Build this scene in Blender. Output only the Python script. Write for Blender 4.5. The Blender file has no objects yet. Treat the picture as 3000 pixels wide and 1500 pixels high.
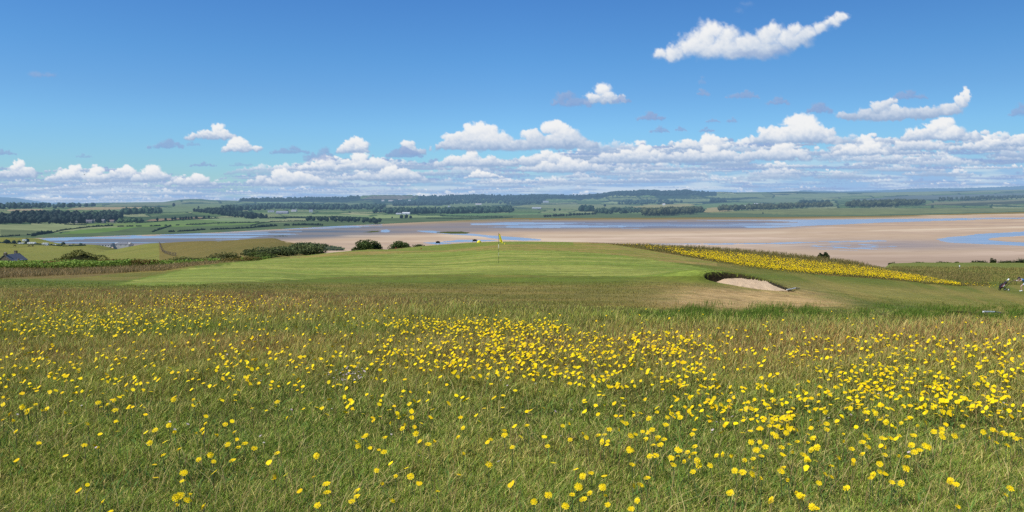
import bpy, math, random
import numpy as np
random.seed(11)
rng = np.random.default_rng(11)
sc = bpy.context.scene
COL = sc.collection
E = 50.0                      # eye height above the sand flats
F = 2183.0                    # focal length in photo pixels (3000 wide)
P = math.atan(165.0 / F)      # camera pitch (down)
SP, CP = math.sin(P), math.cos(P)

# ------------------------------------------------------------------ helpers
def lin(c):
    c = np.asarray(c, float) / 255.0
    return np.where(c <= 0.04045, c / 12.92, ((c + 0.055) / 1.055) ** 2.4)
GAIN = 1.48
def alb(*c):
    return lin(c) / GAIN
def t_of(py):                 # slope of the ray below the horizontal
    a = (750.0 - np.asarray(py, float)) / F
    return (SP - a * CP) / (CP + a * SP)
def k_of(px, py):             # sideways slope of the ray
    t = t_of(py)
    return (np.asarray(px, float) - 1500.0) / F * (CP + t * SP)
def proj(x, y, z):
    k = x / y; t = (E - z) / y
    d = CP + t * SP
    return 1500 + F * k / d, 750 - F * (SP - t * CP) / d

_L = np.random.default_rng(5).random((8, 256, 256))
def vnoise(x, y, s=0):
    x = np.asarray(x, float); y = np.asarray(y, float)
    xi = np.floor(x).astype(int); yi = np.floor(y).astype(int)
    fx = x - xi; fy = y - yi
    fx = fx * fx * (3 - 2 * fx); fy = fy * fy * (3 - 2 * fy)
    L = _L[s % 8]; o = 37 * (s // 8)
    a = L[(xi + o) & 255, yi & 255]; b = L[(xi + 1 + o) & 255, yi & 255]
    c = L[(xi + o) & 255, (yi + 1) & 255]; d = L[(xi + 1 + o) & 255, (yi + 1) & 255]
    return (a * (1 - fx) + b * fx) * (1 - fy) + (c * (1 - fx) + d * fx) * fy
def fbm(x, y, octv=4, s=0, gain=0.5):
    v = 0; a = 1; tot = 0
    for i in range(octv):
        v = v + a * vnoise(x * 2 ** i + 17.3 * i, y * 2 ** i + 9.1 * i, s + i); tot += a; a *= gain
    return v / tot
def sst(a, b, x):
    q = np.clip((x - a) / (b - a), 0, 1)
    return q * q * (3 - 2 * q)
def inpoly(px, py, poly):
    m = np.zeros(np.shape(px), bool); n = len(poly)
    for i in range(n):
        x1, y1 = poly[i]; x2, y2 = poly[(i + 1) % n]
        if y1 == y2: continue
        c = ((y1 > py) != (y2 > py)) & (px < (x2 - x1) * (py - y1) / (y2 - y1) + x1)
        m ^= c
    return m
def gau(px, py, cx, cy, rx, ry):
    return np.exp(-((px - cx) / rx) ** 2 - ((py - cy) / ry) ** 2)
def pchip(x, y, xs):
    x = np.asarray(x, float); y = np.asarray(y, float)
    one = y.ndim == 1
    if one: y = y[:, None]
    h = np.diff(x)[:, None]; d = np.diff(y, axis=0) / h
    m = np.zeros_like(y)
    if len(x) > 2:
        w1 = 2 * h[1:] + h[:-1]; w2 = h[1:] + 2 * h[:-1]
        ok = d[:-1] * d[1:] > 0
        with np.errstate(divide='ignore', invalid='ignore'):
            hm = (w1 + w2) / (w1 / d[:-1] + w2 / d[1:])
        m[1:-1] = np.where(ok, hm, 0)
    m[0] = d[0]; m[-1] = d[-1]
    i = np.clip(np.searchsorted(x, xs) - 1, 0, len(x) - 2)
    hh = (x[i + 1] - x[i])[:, None]; t = np.clip((np.asarray(xs) - x[i]) / (x[i + 1] - x[i]), 0, 1)[:, None]
    r = ((2 * t**3 - 3 * t**2 + 1) * y[i] + (t**3 - 2 * t**2 + t) * hh * m[i]
         + (-2 * t**3 + 3 * t**2) * y[i + 1] + (t**3 - t**2) * hh * m[i + 1])
    return r[:, 0] if one else r

def tag(o, label=None, cat=None, group=None, kind=None):
    if label: o['label'] = label
    if cat: o['category'] = cat
    if group: o['group'] = group
    if kind: o['kind'] = kind
    return o
def empty(name, loc, rz=0.0, label=None, cat=None, group=None):
    o = bpy.data.objects.new(name, None); COL.objects.link(o)
    o.location = loc; o.rotation_euler = (0, 0, rz); o.empty_display_size = 0.2
    return tag(o, label, cat, group)
def mesh_np(name, V, faces, mat=None, parent=None, cols=None, haze=None, smooth=False, extra=None):
    """faces: list of int arrays (n,3) or (n,4)"""
    me = bpy.data.meshes.new(name)
    V = np.asarray(V, np.float32)
    me.vertices.add(len(V)); me.vertices.foreach_set('co', V.ravel())
    fs = [np.asarray(f, np.int32) for f in faces if len(f)]
    ln = np.concatenate([np.full(len(f), f.shape[1], np.int32) for f in fs])
    idx = np.concatenate([f.ravel() for f in fs])
    st = np.concatenate([[0], np.cumsum(ln)[:-1]]).astype(np.int32)
    me.loops.add(len(idx)); me.loops.foreach_set('vertex_index', idx)
    me.polygons.add(len(ln)); me.polygons.foreach_set('loop_start', st)
    try: me.polygons.foreach_set('loop_total', ln)
    except Exception: pass
    if smooth: me.polygons.foreach_set('use_smooth', np.ones(len(ln), bool))
    if cols is not None:
        a = me.attributes.new('Col', 'FLOAT_COLOR', 'POINT')
        c = np.ones((len(V), 4), np.float32); c[:, :3] = np.clip(cols, 0, 4)
        a.data.foreach_set('color', c.ravel())
    if haze is not None:
        a = me.attributes.new('Haze', 'FLOAT', 'POINT')
        a.data.foreach_set('value', np.broadcast_to(np.asarray(haze, np.float32), (len(V),)).copy())
    for nm, v in (extra or {}).items():
        a = me.attributes.new(nm, 'FLOAT', 'POINT'); a.data.foreach_set('value', np.asarray(v, np.float32))
    me.update(calc_edges=True); me.validate()
    if mat: me.materials.append(mat)
    o = bpy.data.objects.new(name, me); COL.objects.link(o)
    if parent: o.parent = parent
    return o

# ------------------------------------------------------------------ materials
HAZE_C = (0.235, 0.40, 0.62, 1)  # distance haze imitated by a blue glow mixed over the surfaces
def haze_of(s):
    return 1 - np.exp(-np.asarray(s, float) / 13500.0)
def new_mat(name):
    m = bpy.data.materials.new(name); m.use_nodes = True
    nt = m.node_tree; nt.nodes.clear()
    return m, nt, nt.nodes, nt.links
def mat_attr(name, rough=0.9, nscale=None, namp=0.3, bump=0.0, bscale=20, haze=False, transl=0.0, spec=0.2, stretch=None, haze_const=None):
    """colour from the mesh's own attribute, broken up by procedural noise"""
    m, nt, N, L = new_mat(name)
    out = N.new('ShaderNodeOutputMaterial')
    at = N.new('ShaderNodeAttribute'); at.attribute_name = 'Col'
    col = at.outputs['Color']
    tc = N.new('ShaderNodeTexCoord'); vec = tc.outputs['Object']
    if stretch:
        mp = N.new('ShaderNodeMapping'); mp.inputs['Scale'].default_value = stretch
        L.new(vec, mp.inputs['Vector']); vec = mp.outputs['Vector']
    for sc_ in (nscale or []):
        nz = N.new('ShaderNodeTexNoise'); nz.inputs['Scale'].default_value = sc_; nz.inputs['Detail'].default_value = 5
        nz.inputs['Roughness'].default_value = 0.65
        L.new(vec, nz.inputs['Vector'])
        mr = N.new('ShaderNodeMapRange'); mr.inputs['From Min'].default_value = 0.25; mr.inputs['From Max'].default_value = 0.75
        mr.inputs['To Min'].default_value = 1 - namp; mr.inputs['To Max'].default_value = 1 + namp
        L.new(nz.outputs['Fac'], mr.inputs['Value'])
        mx = N.new('ShaderNodeVectorMath'); mx.operation = 'SCALE'
        L.new(col, mx.inputs[0]); L.new(mr.outputs['Result'], mx.inputs['Scale']); col = mx.outputs['Vector']
    b = N.new('ShaderNodeBsdfPrincipled'); b.inputs['Roughness'].default_value = rough
    b.inputs['Specular IOR Level'].default_value = spec
    L.new(col, b.inputs['Base Color']); sh = b.outputs['BSDF']
    if bump:
        nz = N.new('ShaderNodeTexNoise'); nz.inputs['Scale'].default_value = bscale; nz.inputs['Detail'].default_value = 6
        L.new(vec, nz.inputs['Vector'])
        bp = N.new('ShaderNodeBump'); bp.inputs['Strength'].default_value = bump; bp.inputs['Distance'].default_value = 0.08
        L.new(nz.outputs['Fac'], bp.inputs['Height']); L.new(bp.outputs['Normal'], b.inputs['Normal'])
    if transl:
        tr = N.new('ShaderNodeBsdfTranslucent'); L.new(col, tr.inputs['Color'])
        mx = N.new('ShaderNodeMixShader'); mx.inputs[0].default_value = transl
        L.new(sh, mx.inputs[1]); L.new(tr.outputs[0], mx.inputs[2]); sh = mx.outputs[0]
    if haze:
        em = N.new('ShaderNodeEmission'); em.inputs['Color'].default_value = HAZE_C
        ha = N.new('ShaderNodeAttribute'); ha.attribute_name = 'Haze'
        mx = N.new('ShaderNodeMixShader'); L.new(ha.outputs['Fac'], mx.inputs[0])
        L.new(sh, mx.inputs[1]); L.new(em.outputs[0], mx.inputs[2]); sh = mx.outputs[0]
    L.new(sh, out.inputs['Surface'])
    return m
def mat_plain(name, c, rough=0.6, spec=0.4, nscale=8.0, namp=0.12, haze_s=0.0, metal=0.0):
    m, nt, N, L = new_mat(name)
    out = N.new('ShaderNodeOutputMaterial')
    b = N.new('ShaderNodeBsdfPrincipled'); b.inputs['Roughness'].default_value = rough
    b.inputs['Specular IOR Level'].default_value = spec; b.inputs['Metallic'].default_value = metal
    tc = N.new('ShaderNodeTexCoord')
    nz = N.new('ShaderNodeTexNoise'); nz.inputs['Scale'].default_value = nscale; nz.inputs['Detail'].default_value = 4
    L.new(tc.outputs['Object'], nz.inputs['Vector'])
    rp = N.new('ShaderNodeValToRGB')
    c = np.asarray(c, float)
    rp.color_ramp.elements[0].position = 0.3; rp.color_ramp.elements[1].position = 0.7
    rp.color_ramp.elements[0].color = (*(c * (1 - namp)), 1); rp.color_ramp.elements[1].color = (*np.clip(c * (1 + namp), 0, 1), 1)
    L.new(nz.outputs['Fac'], rp.inputs['Fac']); L.new(rp.outputs['Color'], b.inputs['Base Color'])
    sh = b.outputs[0]
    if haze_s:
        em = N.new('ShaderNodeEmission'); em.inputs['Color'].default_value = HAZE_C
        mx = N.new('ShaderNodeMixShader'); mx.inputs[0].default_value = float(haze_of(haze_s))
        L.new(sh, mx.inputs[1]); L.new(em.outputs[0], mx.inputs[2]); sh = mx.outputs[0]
    L.new(sh, out.inputs['Surface'])
    return m

M_GROUND = mat_attr('mown turf', 0.95, [0.6, 2.4, 11.0], 0.20, 0.6, 14)
M_GRASS = mat_attr('grass blades', 0.75, None, 0, 0, transl=0.3, spec=0.15)
M_LEAF = mat_attr('foliage', 0.7, None, 0, 0, transl=0.25, spec=0.2, haze=True)
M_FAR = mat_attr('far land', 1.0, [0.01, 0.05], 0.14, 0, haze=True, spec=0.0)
M_PETAL = mat_attr('petals', 0.6, None, 0, 0, transl=0.12, spec=0.1)

# ------------------------------------------------------------------ land forms
class Land:
    def __init__(self, ks, ss, Z):
        self.k, self.s, self.Z = ks, ss, Z
        self.ls = np.log(ss)
    def z(self, k, s):
        k = np.clip(np.asarray(k, float), self.k[0], self.k[-1]); l = np.clip(np.log(np.maximum(s, 0.05)), self.ls[0], self.ls[-1])
        i = np.clip(np.searchsorted(self.k, k) - 1, 0, len(self.k) - 2)
        j = np.clip(np.searchsorted(self.ls, l) - 1, 0, len(self.ls) - 2)
        a = (k - self.k[i]) / (self.k[i + 1] - self.k[i]); b = (l - self.ls[j]) / (self.ls[j + 1] - self.ls[j])
        Z = self.Z
        return (Z[i, j] * (1 - a) + Z[i + 1, j] * a) * (1 - b) + (Z[i, j + 1] * (1 - a) + Z[i + 1, j + 1] * a) * b
    def at(self, x, y):
        y = np.asarray(y, float); yy = np.maximum(y, 0.3)
        return self.z(np.asarray(x, float) / np.maximum(yy, 1.0), yy) + self.micro(x, y)
    def micro(self, x, y): return 0.0
    def hit(self, px, py, up=0.0, smin=0.0):
        """first meeting of rays through the photo's points with the land raised by `up`"""
        px = np.atleast_1d(np.asarray(px, float)); py = np.atleast_1d(np.asarray(py, float))
        k = k_of(px, py); t = t_of(py)
        ci = np.clip(np.round((k - self.k[0]) / (self.k[1] - self.k[0])).astype(int), 0, len(self.k) - 1)
        s = np.full(len(px), np.nan)
        j0 = int(np.searchsorted(self.s, smin))
        for c in np.unique(ci):
            w = ci == c
            T = np.minimum.accumulate((E - up - self.Z[c, j0:]) / self.s[j0:])
            j = np.searchsorted(-T, -t[w])
            jj = np.clip(j, 1, len(T) - 1)
            a = np.clip((T[jj - 1] - t[w]) / np.maximum(T[jj - 1] - T[jj], 1e-9), 0, 1)
            r = self.s[j0 + jj - 1] * (1 - a) + self.s[j0 + jj] * a
            r[j >= len(T)] = np.nan
            s[w] = r
        return k * s, s

def kk(px): return (np.asarray(px, float) - 1500.0) / F
COMMON = [(0.3, 48.4), (4, 48.38), (7, 48.32), (10, 48.16)]
def p(s, py): return (s, E - s * float(t_of(py)))
NEAR = {
 -700: COMMON + [p(16, 905), p(25, 838), p(45, 817), p(58, 797), p(70, 787), (85, 42.0), (100, 39), (200, 24), (400, 17), p(550, 742), p(750, 718), (850, 2), (950, 1.2), (1100, 0.8)],
 0: COMMON + [p(16, 905), p(25, 838), p(45, 817), p(58, 797), p(70, 787), (85, 42.0), (100, 39), (200, 24), (400, 17), p(550, 742), p(750, 718), (850, 2.0), (950, 1.2), (1100, -2)],
 250: COMMON + [p(16, 905), p(25, 838), p(42, 814), p(56, 795), p(68, 784), (82, 42.4), (100, 39.5), (200, 28), (350, 22), p(500, 738), p(640, 717), (740, 1.5), (850, -1), (1100, -3)],
 460: COMMON + [p(16, 902), p(25, 836), p(36, 818), p(50, 797), p(63, 778), (80, 42.0), (120, 37.5), (220, 31), p(300, 745), p(440, 711), (500, 18), (600, 0), (1100, -4)],
 620: COMMON + [p(16, 900), p(25, 835), p(34, 818), p(48, 790), p(62, 767), (80, 42.8), (120, 38), p(220, 742), p(400, 706), (450, 20), (540, 0), (1100, -4)],
 800: COMMON + [p(16, 900), p(30, 832), p(45, 793), p(62, 767), p(80, 759), p(105, 753), p(200, 733), p(330, 698), (390, 20), (480, 0), (1100, -4)],
 900: COMMON + [p(16, 900), p(32, 831), p(45, 798), p(60, 768), p(78, 755), p(95, 748), (115, 41.0), (180, 36), p(280, 722), (350, 15), (440, 0), (1100, -4)],
 1000: COMMON + [p(16, 900), p(33, 830), p(46, 796), p(60, 768), p(78, 746), p(96, 738), (115, 40.4), (160, 34), (230, 22), (320, 5), (400, -1), (1100, -4)],
 1080: COMMON + [p(16, 900), p(33, 830), p(47, 793), p(60, 764), p(78, 744), p(97, 732), (115, 41.4), p(140, 729), (170, 35), (230, 20), (320, 0), (1100, -4)],
 1250: COMMON + [p(16, 902), p(34, 829), p(53, 778), p(65, 757), p(78, 742), p(97, 729), p(115, 720), (140, 40), (175, 30), (300, -1), (1100, -4)],
 1500: COMMON + [p(15, 912), p(34, 826), p(53, 769.5), p(67, 738), p(80, 723), p(112, 708), (125, 42.3), (150, 35), (300, -1), (1100, -4)],
 1750: COMMON + [p(15, 912), p(35, 822), p(53, 772), p(68, 743), p(80, 729), p(95, 717), p(112, 711.5), (130, 40), (160, 30), (300, -1), (1100, -4)],
 2000: COMMON + [p(14, 925), p(24, 868), p(36, 824), p(53, 781), p(68, 758), p(80, 746), p(90, 735), p(104, 724), (130, 38), (160, 28), (300, -1), (1100, -4)],
 2250: COMMON + [p(14, 932), p(20, 905), p(30, 872), p(37, 843), p(53, 805), p(70, 786), p(82, 769), p(97, 747), p(105, 743), (130, 37), (160, 27), (300, -1), (1100, -4)],
 2500: COMMON + [p(13, 945), p(20, 918), p(30, 885), p(38, 866), p(53, 839), p(70, 816), p(82, 796), p(97, 777), p(108, 771), (130, 35), (200, 20), (330, 3), (450, -1), (1100, -4)],
 2620: COMMON + [p(13, 947), p(20, 920), p(27, 901), p(38, 877), p(53, 851), p(73, 827), p(90, 809), p(108, 793), p(140, 788), p(200, 781), p(262, 775), (300, 18), (400, 2), (450, -1), (1100, -4)],
 2750: COMMON + [p(13, 950), p(20, 922), p(27, 908), p(38, 886), p(53, 863), p(73, 839), p(90, 819), p(110, 806), p(140, 797), p(200, 782), p(262, 772), (300, 18), (400, 2), (450, -1), (1100, -4)],
 3000: COMMON + [p(13, 952), p(20, 930), p(27, 914), p(38, 900), p(52, 882), p(73, 853), p(95, 831), p(130, 809), p(200, 785), p(270, 769), (310, 17), (400, 2), (450, -1), (1100, -4)],
 3700: COMMON + [p(13, 952), p(20, 932), p(27, 918), p(38, 904), p(52, 888), p(73, 860), p(95, 840), p(130, 815), p(200, 785), p(270, 769), (310, 17), (400, 2), (450, -1), (1100, -4)],
}
def build_near():
    ss = np.exp(np.linspace(math.log(0.3), math.log(1100), 1500))
    pxs = sorted(NEAR)
    Zc = np.array([pchip([math.log(a) for a, _ in NEAR[q]], [b for _, b in NEAR[q]], np.log(ss)) for q in pxs])
    ks = np.linspace(kk(-700), kk(3700), 900)
    Z = pchip([kk(q) for q in pxs], Zc, ks)
    return Land(ks, ss, Z)
near = build_near()
def near_micro(x, y):
    x = np.asarray(x, float); y = np.asarray(y, float)
    r = sst(6, 20, y)
    return ((fbm(x / 9 + 40, y / 9 + 40, 3, 1) - 0.5) * (0.10 + 0.14 * r) + 0.0
            + (fbm(x / 60, y / 60, 3, 3) - 0.5) * 3.0 * sst(150, 420, y) * sst(2.0, 8.0, near.z(x / np.maximum(y, 1), np.maximum(y, .3))))
near.micro = near_micro

# bunkers: hollows pressed into the turf -------------------------------------
B1X, B1Y = [float(v[0]) for v in near.hit([2200], [846])]
B2X, B2Y = [float(v[0]) for v in near.hit([2842], [921])]
BK = ((B1X - .1, B1Y + .1, 2.05, 1.15, 0.60, 3.0, 0.14, -0.16), (B2X, B2Y, 0.62, 0.5, 0.10, 0.9, 0.10, -0.05))
def mound(x, y):
    m = 0
    for bx, by, rx, ry, hm, mx, dep, tilt in BK:
        yy = y - by - tilt * (x - bx) - ry * 1.25
        m = m + hm * np.exp(-np.abs((x - bx + .35 * rx) / mx) ** 3 - np.where(yy < 0, (yy / (ry * 1.5)) ** 2, (yy / (ry * 2.6)) ** 2))
    return m
_KK, _SS = np.meshgrid(near.k, near.s, indexing='ij')
near.Z = near.Z + near_micro(_KK * _SS, _SS) + mound(_KK * _SS, _SS)
near.micro = lambda x, y: (fbm(np.asarray(x, float) / 1.1, np.asarray(y, float) / 1.1, 2, 2) - 0.5) * 0.03
def bunker_floor(x, y):
    """depth of the two hollows below the turf"""
    d = np.zeros(np.shape(x))
    for bx, by, rx, ry, hm, mx, dep, tilt in BK:
        u = (x - bx) / rx; v = (y - by - tilt * (x - bx)) / ry
        r = np.sqrt(u * u + v * v) + 0.16 * (fbm(x * 1.1, y * 1.1, 3, 4) - 0.5)
        steep = sst(1.0, 0.90, r); soft = sst(1.0, 0.35, r)
        w = np.clip(np.maximum(sst(-0.5, 0.0, v), sst(-0.55, -0.8, u)), 0, 1)
        sh = soft * (1 - w) + steep * w
        d = np.maximum(d, np.maximum(mound(x, y) + dep - (0.58 + 0.26 * sst(-.7, .1, u)) * hm * sst(-1.0, 0.95, v) * sst(-0.95, -0.35, u), 0.05) * sh)
    return d

# ------------------------------------------------------------------ colours of the near ground
GREEN_POLY = [(350, 834), (470, 806), (560, 787), (680, 770), (800, 759), (1000, 750), (1200, 742), (1380, 735), (1500, 733), (1650, 735),
              (1760, 742), (1850, 752), (1960, 768), (2060, 785), (2130, 799), (2020, 808), (1850, 811), (1700, 807), (1500, 804), (1300, 804),
              (1100, 807), (900, 815), (700, 826), (500, 834)]
STRIP_UP = [(1770, 706), (1900, 713), (2050, 729), (2250, 745), (2400, 762), (2550, 780), (2700, 805), (2815, 829)]
STRIP_LO = [(1770, 709), (1850, 721), (2000, 746), (2200, 783), (2350, 799), (2550, 811), (2750, 829), (2815, 834)]
def curve(pts, x):
    return np.interp(x, [a for a, _ in pts], [b for _, b in pts])
MEADOW_TOP = [(-700, 836), (0, 837), (400, 838), (700, 842), (1000, 850), (1300, 866), (1600, 886), (1900, 898), (2150, 905), (2400, 903), (2700, 905), (3000, 906), (3700, 906)]
def meadow_col(px, py, x, y):
    n1 = fbm(x / 1.6, y / 2.2, 4, 1); n2 = fbm(x / .5, y / .6, 3, 2); n3 = fbm(x / 5, y / 5, 3, 3)
    br = (0.95 * gau(px, py, 2480, 1000, 560, 58) + 0.6 * gau(px, py, 2900, 965, 260, 40) + 1.0 * gau(px, py, 300, 880, 560, 36)
          + 0.75 * gau(px, py, 900, 895, 380, 34) + 0.55 * gau(px, py, 1500, 1010, 700, 50) + 0.45 * gau(px, py, 200, 1040, 380, 34)
          + 0.35 * gau(px, py, 1900, 1100, 900, 60) + 0.3 * gau(px, py, 1550, 1330, 300, 60) + 0.25 * gau(px, py, 2950, 1200, 200, 200) + 0.5 * gau(px, py, 700, 1010, 250, 30))
    gr = (1.6 * gau(px, py, 2420, 924, 520, 22) + 0.8 * gau(px, py, 1020, 968, 200, 18) + 0.7 * gau(px, py, 550, 965, 400, 16)
          + 0.5 * gau(px, py, 1500, 975, 250, 16) + 0.35 * sst(1150, 1350, py) + .5 * gau(px, py, 2050, 920, 200, 20))
    br = np.clip(.96 * br * (0.55 + 0.9 * n1) + 0.5 * (n3 - 0.5) + .22 * (n2 - .5), 0, 1)
    gr = np.clip(gr * (0.5 + n1) + 0.4 * (n2 - 0.5), 0, 1)
    olive = lin((136, 126, 60)); brown = lin((158, 128, 76)); green = lin((108, 124, 46)); dk = lin((96, 108, 45))
    c = olive * np.ones(np.shape(px) + (3,))
    c = c + (dk - c) * (np.clip(sst(1020, 1240, py) * 0.95 * (0.4 + n1), 0, 1))[..., None]
    c = c + (green - c) * gr[..., None]
    c = c + (brown - c) * br[..., None]
    return c * (0.8 + 0.4 * n2)[..., None], br
def near_paint(x, y, z):
    px, py = proj(x, y, z)
    s = y
    n1 = fbm(x / 3.5, y / 1.6, 4, 1); n2 = fbm(x / 0.7, y / 0.5, 3, 2); n3 = fbm(x / 14, y / 5, 3, 5); n4 = fbm(x / 0.25, y / .2, 2, 6)
    wx = px + (n1 - .5) * 30 + (n2 - .5) * 24; wy = py + (n1 - 0.5) * 5 + (n2 - .5) * 5
    def C(*c): return lin(c)
    def mix(c, d, w): return c + (d - c) * np.clip(w, 0, 1)[..., None]
    c = C(128, 128, 62) * np.ones(np.shape(px) + (3,))
    c = mix(c, C(164, 146, 88), sst(0.44, 0.72, n1) * 0.8)
    c = mix(c, C(108, 124, 48), sst(0.50, 0.75, n3) * 0.8)
    # right fairway: greener, banded
    rf = sst(2150, 2450, px) * (s < 120)
    band = fbm((px - 2.6 * py) / 260, (py - 0.35 * (px - 2200)) / 26, 3, 3)
    c = mix(c, mix(C(118, 132, 54) * np.ones_like(c), C(160, 148, 84), sst(0.48, .7, band)), rf * .8)
    c = mix(c, C(166, 152, 90), 0.75 * gau(px - 0, py - 0.062 * (px - 2400), 2750, 836, 520, 10) * (s < 120))
    swp = py - curve([(1950, 806), (2150, 826), (2350, 856), (2550, 890), (2800, 924), (3000, 942)], px)
    c = mix(c, C(98, 122, 44), np.exp(-(swp / 13) ** 2) * sst(1950, 2250, px) * (s < 60) * (.55 + .6 * n1))
    c = mix(c, C(172, 162, 96), np.exp(-((swp + 34) / 16) ** 2) * sst(2300, 2600, px) * (s < 90) * (.2 + .8 * n1))
    # apron and dark band in front of the green
    c = mix(c, C(112, 132, 46), gau(px, py, 1500, 819, 700, 12) * 0.85)
    c = mix(c, C(116, 132, 50), gau(px, py, 2150, 812, 240, 12) * 0.8)
    c = mix(c, C(106, 126, 46), gau(px, py, 150, 826, 380, 10) * 0.8 + gau(px, py, 560, 775, 120, 6) * .7)
    c = mix(c, C(150, 138, 80), gau(px, py, 330, 818, 90, 4) * .8)
    c = mix(c, C(158, 142, 86), (0.65 * gau(px, py, 1900, 862, 500, 22) + .5 * gau(px, py, 1250, 850, 300, 12)) * (.2 + 1.2 * n1))
    # putting surface
    g = inpoly(wx, wy, GREEN_POLY) & (s < 90)
    st = fbm(x / 16, y / 1.35, 3, 6); st2 = fbm(x / 7, y / .6, 3, 7)
    gc = mix(C(146, 164, 78) * np.ones_like(c), C(174, 178, 100), sst(0.42, 0.62, st))
    gc = mix(gc, C(126, 144, 60), sst(0.50, 0.68, st2) * 0.75)
    gc = mix(gc, C(154, 168, 90), gau(px, py, 650, 805, 260, 22) * .5)
    ring = inpoly(1480 + (wx - 1480) / 1.022, 780 + (wy - 780) / 1.045, GREEN_POLY) & ~g & (s < 92)
    c = np.where(ring[..., None], C(122, 140, 56) * (.9 + .25 * n2)[..., None], c)
    gc = gc * (1 + .05 * np.sign(np.sin((y + .10 * x) * 2.1)))[..., None]
    c = np.where(g[..., None], gc, c)
    # tees and crest behind the green
    back = (s > 60) & (s < 118) & (px > 850) & (px < 2100) & ~g
    c = np.where(back[..., None], mix(C(150, 152, 76) * np.ones_like(c), C(176, 154, 100), sst(0.40, .62, n1) * 0.9), c)
    tee = back & (s > 88) & (px < 1680)
    c = np.where(tee[..., None], mix(C(146, 158, 74) * np.ones_like(c), C(134, 146, 66), sst(.4, .6, st2)), c)
    # worn ground below the bunker
    wn = np.clip(1.5 * gau(px, py, 2185, 872, 190, 26) + 0.9 * gau(px, py, 2340, 890, 130, 13) + .6 * gau(px, py, 2040, 882, 100, 15), 0, 1)
    wn = np.clip(wn * (0.15 + 1.7 * n1) + 0.9 * (n2 - .5) * (wn > .08) * np.minimum(wn * 2, 1), 0, 1)
    c = mix(c, C(222, 188, 146), wn)
    c = mix(c, C(150, 124, 80), wn * sst(.5, .7, n2) * 0.55)
    c = mix(c, C(206, 178, 134), 0.9 * gau(px, py, 2838, 920, 28, 4))
    # tall grass strips
    tl = (py < curve(STRIP_LO, px) + 4) & (px > 1735) & (px < 2820) & (s > 70) & (s < 135)
    c = np.where(tl[..., None], mix(C(122, 110, 58) * np.ones_like(c), C(150, 128, 74), n1), c)
    # left brown band and bracken
    brn = (px < 640) & (py < 816 - np.maximum(px - 200, 0) * 0.10) & (s > 38) & (s < 110)
    c = np.where(brn[..., None], mix(C(150, 128, 86) * np.ones_like(c), C(124, 112, 62), n1), c)
    # beyond the crest
    beyond = s > 118
    c = np.where(beyond[..., None], mix(C(122, 122, 66) * np.ones_like(c), C(140, 126, 76), n1), c)
    fl = (px < 466) & (s > 120)
    fc = mix(C(134, 142, 72) * np.ones_like(c), C(150, 146, 82), fbm(x / 60, y / 40, 4, 2))
    fc = mix(fc, C(106, 114, 60), sst(.56, .68, fbm(x / 90, y / 14, 4, 4)) * .6)
    c = np.where(fl[..., None], fc, c)
    dn = (px >= 466) & (px < 1010) & (s > 130)
    c = np.where(dn[..., None], mix(C(148, 130, 80) * np.ones_like(c), C(120, 114, 62), fbm(x / 40, y / 25, 4, 1)), c)
    sandy = dn & (px > 835) & (px < 905) & (py < 712) & (py > 697)
    c = np.where((sandy & (n1 > .35))[..., None], C(196, 176, 140), c)
    rl = (px > 2560) & (s > 118)
    c = np.where(rl[..., None], mix(C(112, 110, 56) * np.ones_like(c), C(134, 118, 68), fbm(x / 9, y / 6, 4, 2)), c)
    lf = (px > 2560) & (s > 200)
    c = np.where(lf[..., None], mix(C(122, 136, 66) * np.ones_like(c), C(138, 144, 76), fbm(x / 22, y / 16, 3, 2)), c)
    # low shore sand below the slopes
    c = np.where((z < 1.2)[..., None] & (px > 500)[..., None], C(180, 158, 136), c)
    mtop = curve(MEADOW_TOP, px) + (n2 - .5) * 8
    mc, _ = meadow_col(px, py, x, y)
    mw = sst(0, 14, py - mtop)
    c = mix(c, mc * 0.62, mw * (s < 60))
    c = c * (0.86 + 0.28 * n4)[..., None] * np.array([1.09, 1.05, .74])
    return c / GAIN

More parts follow.
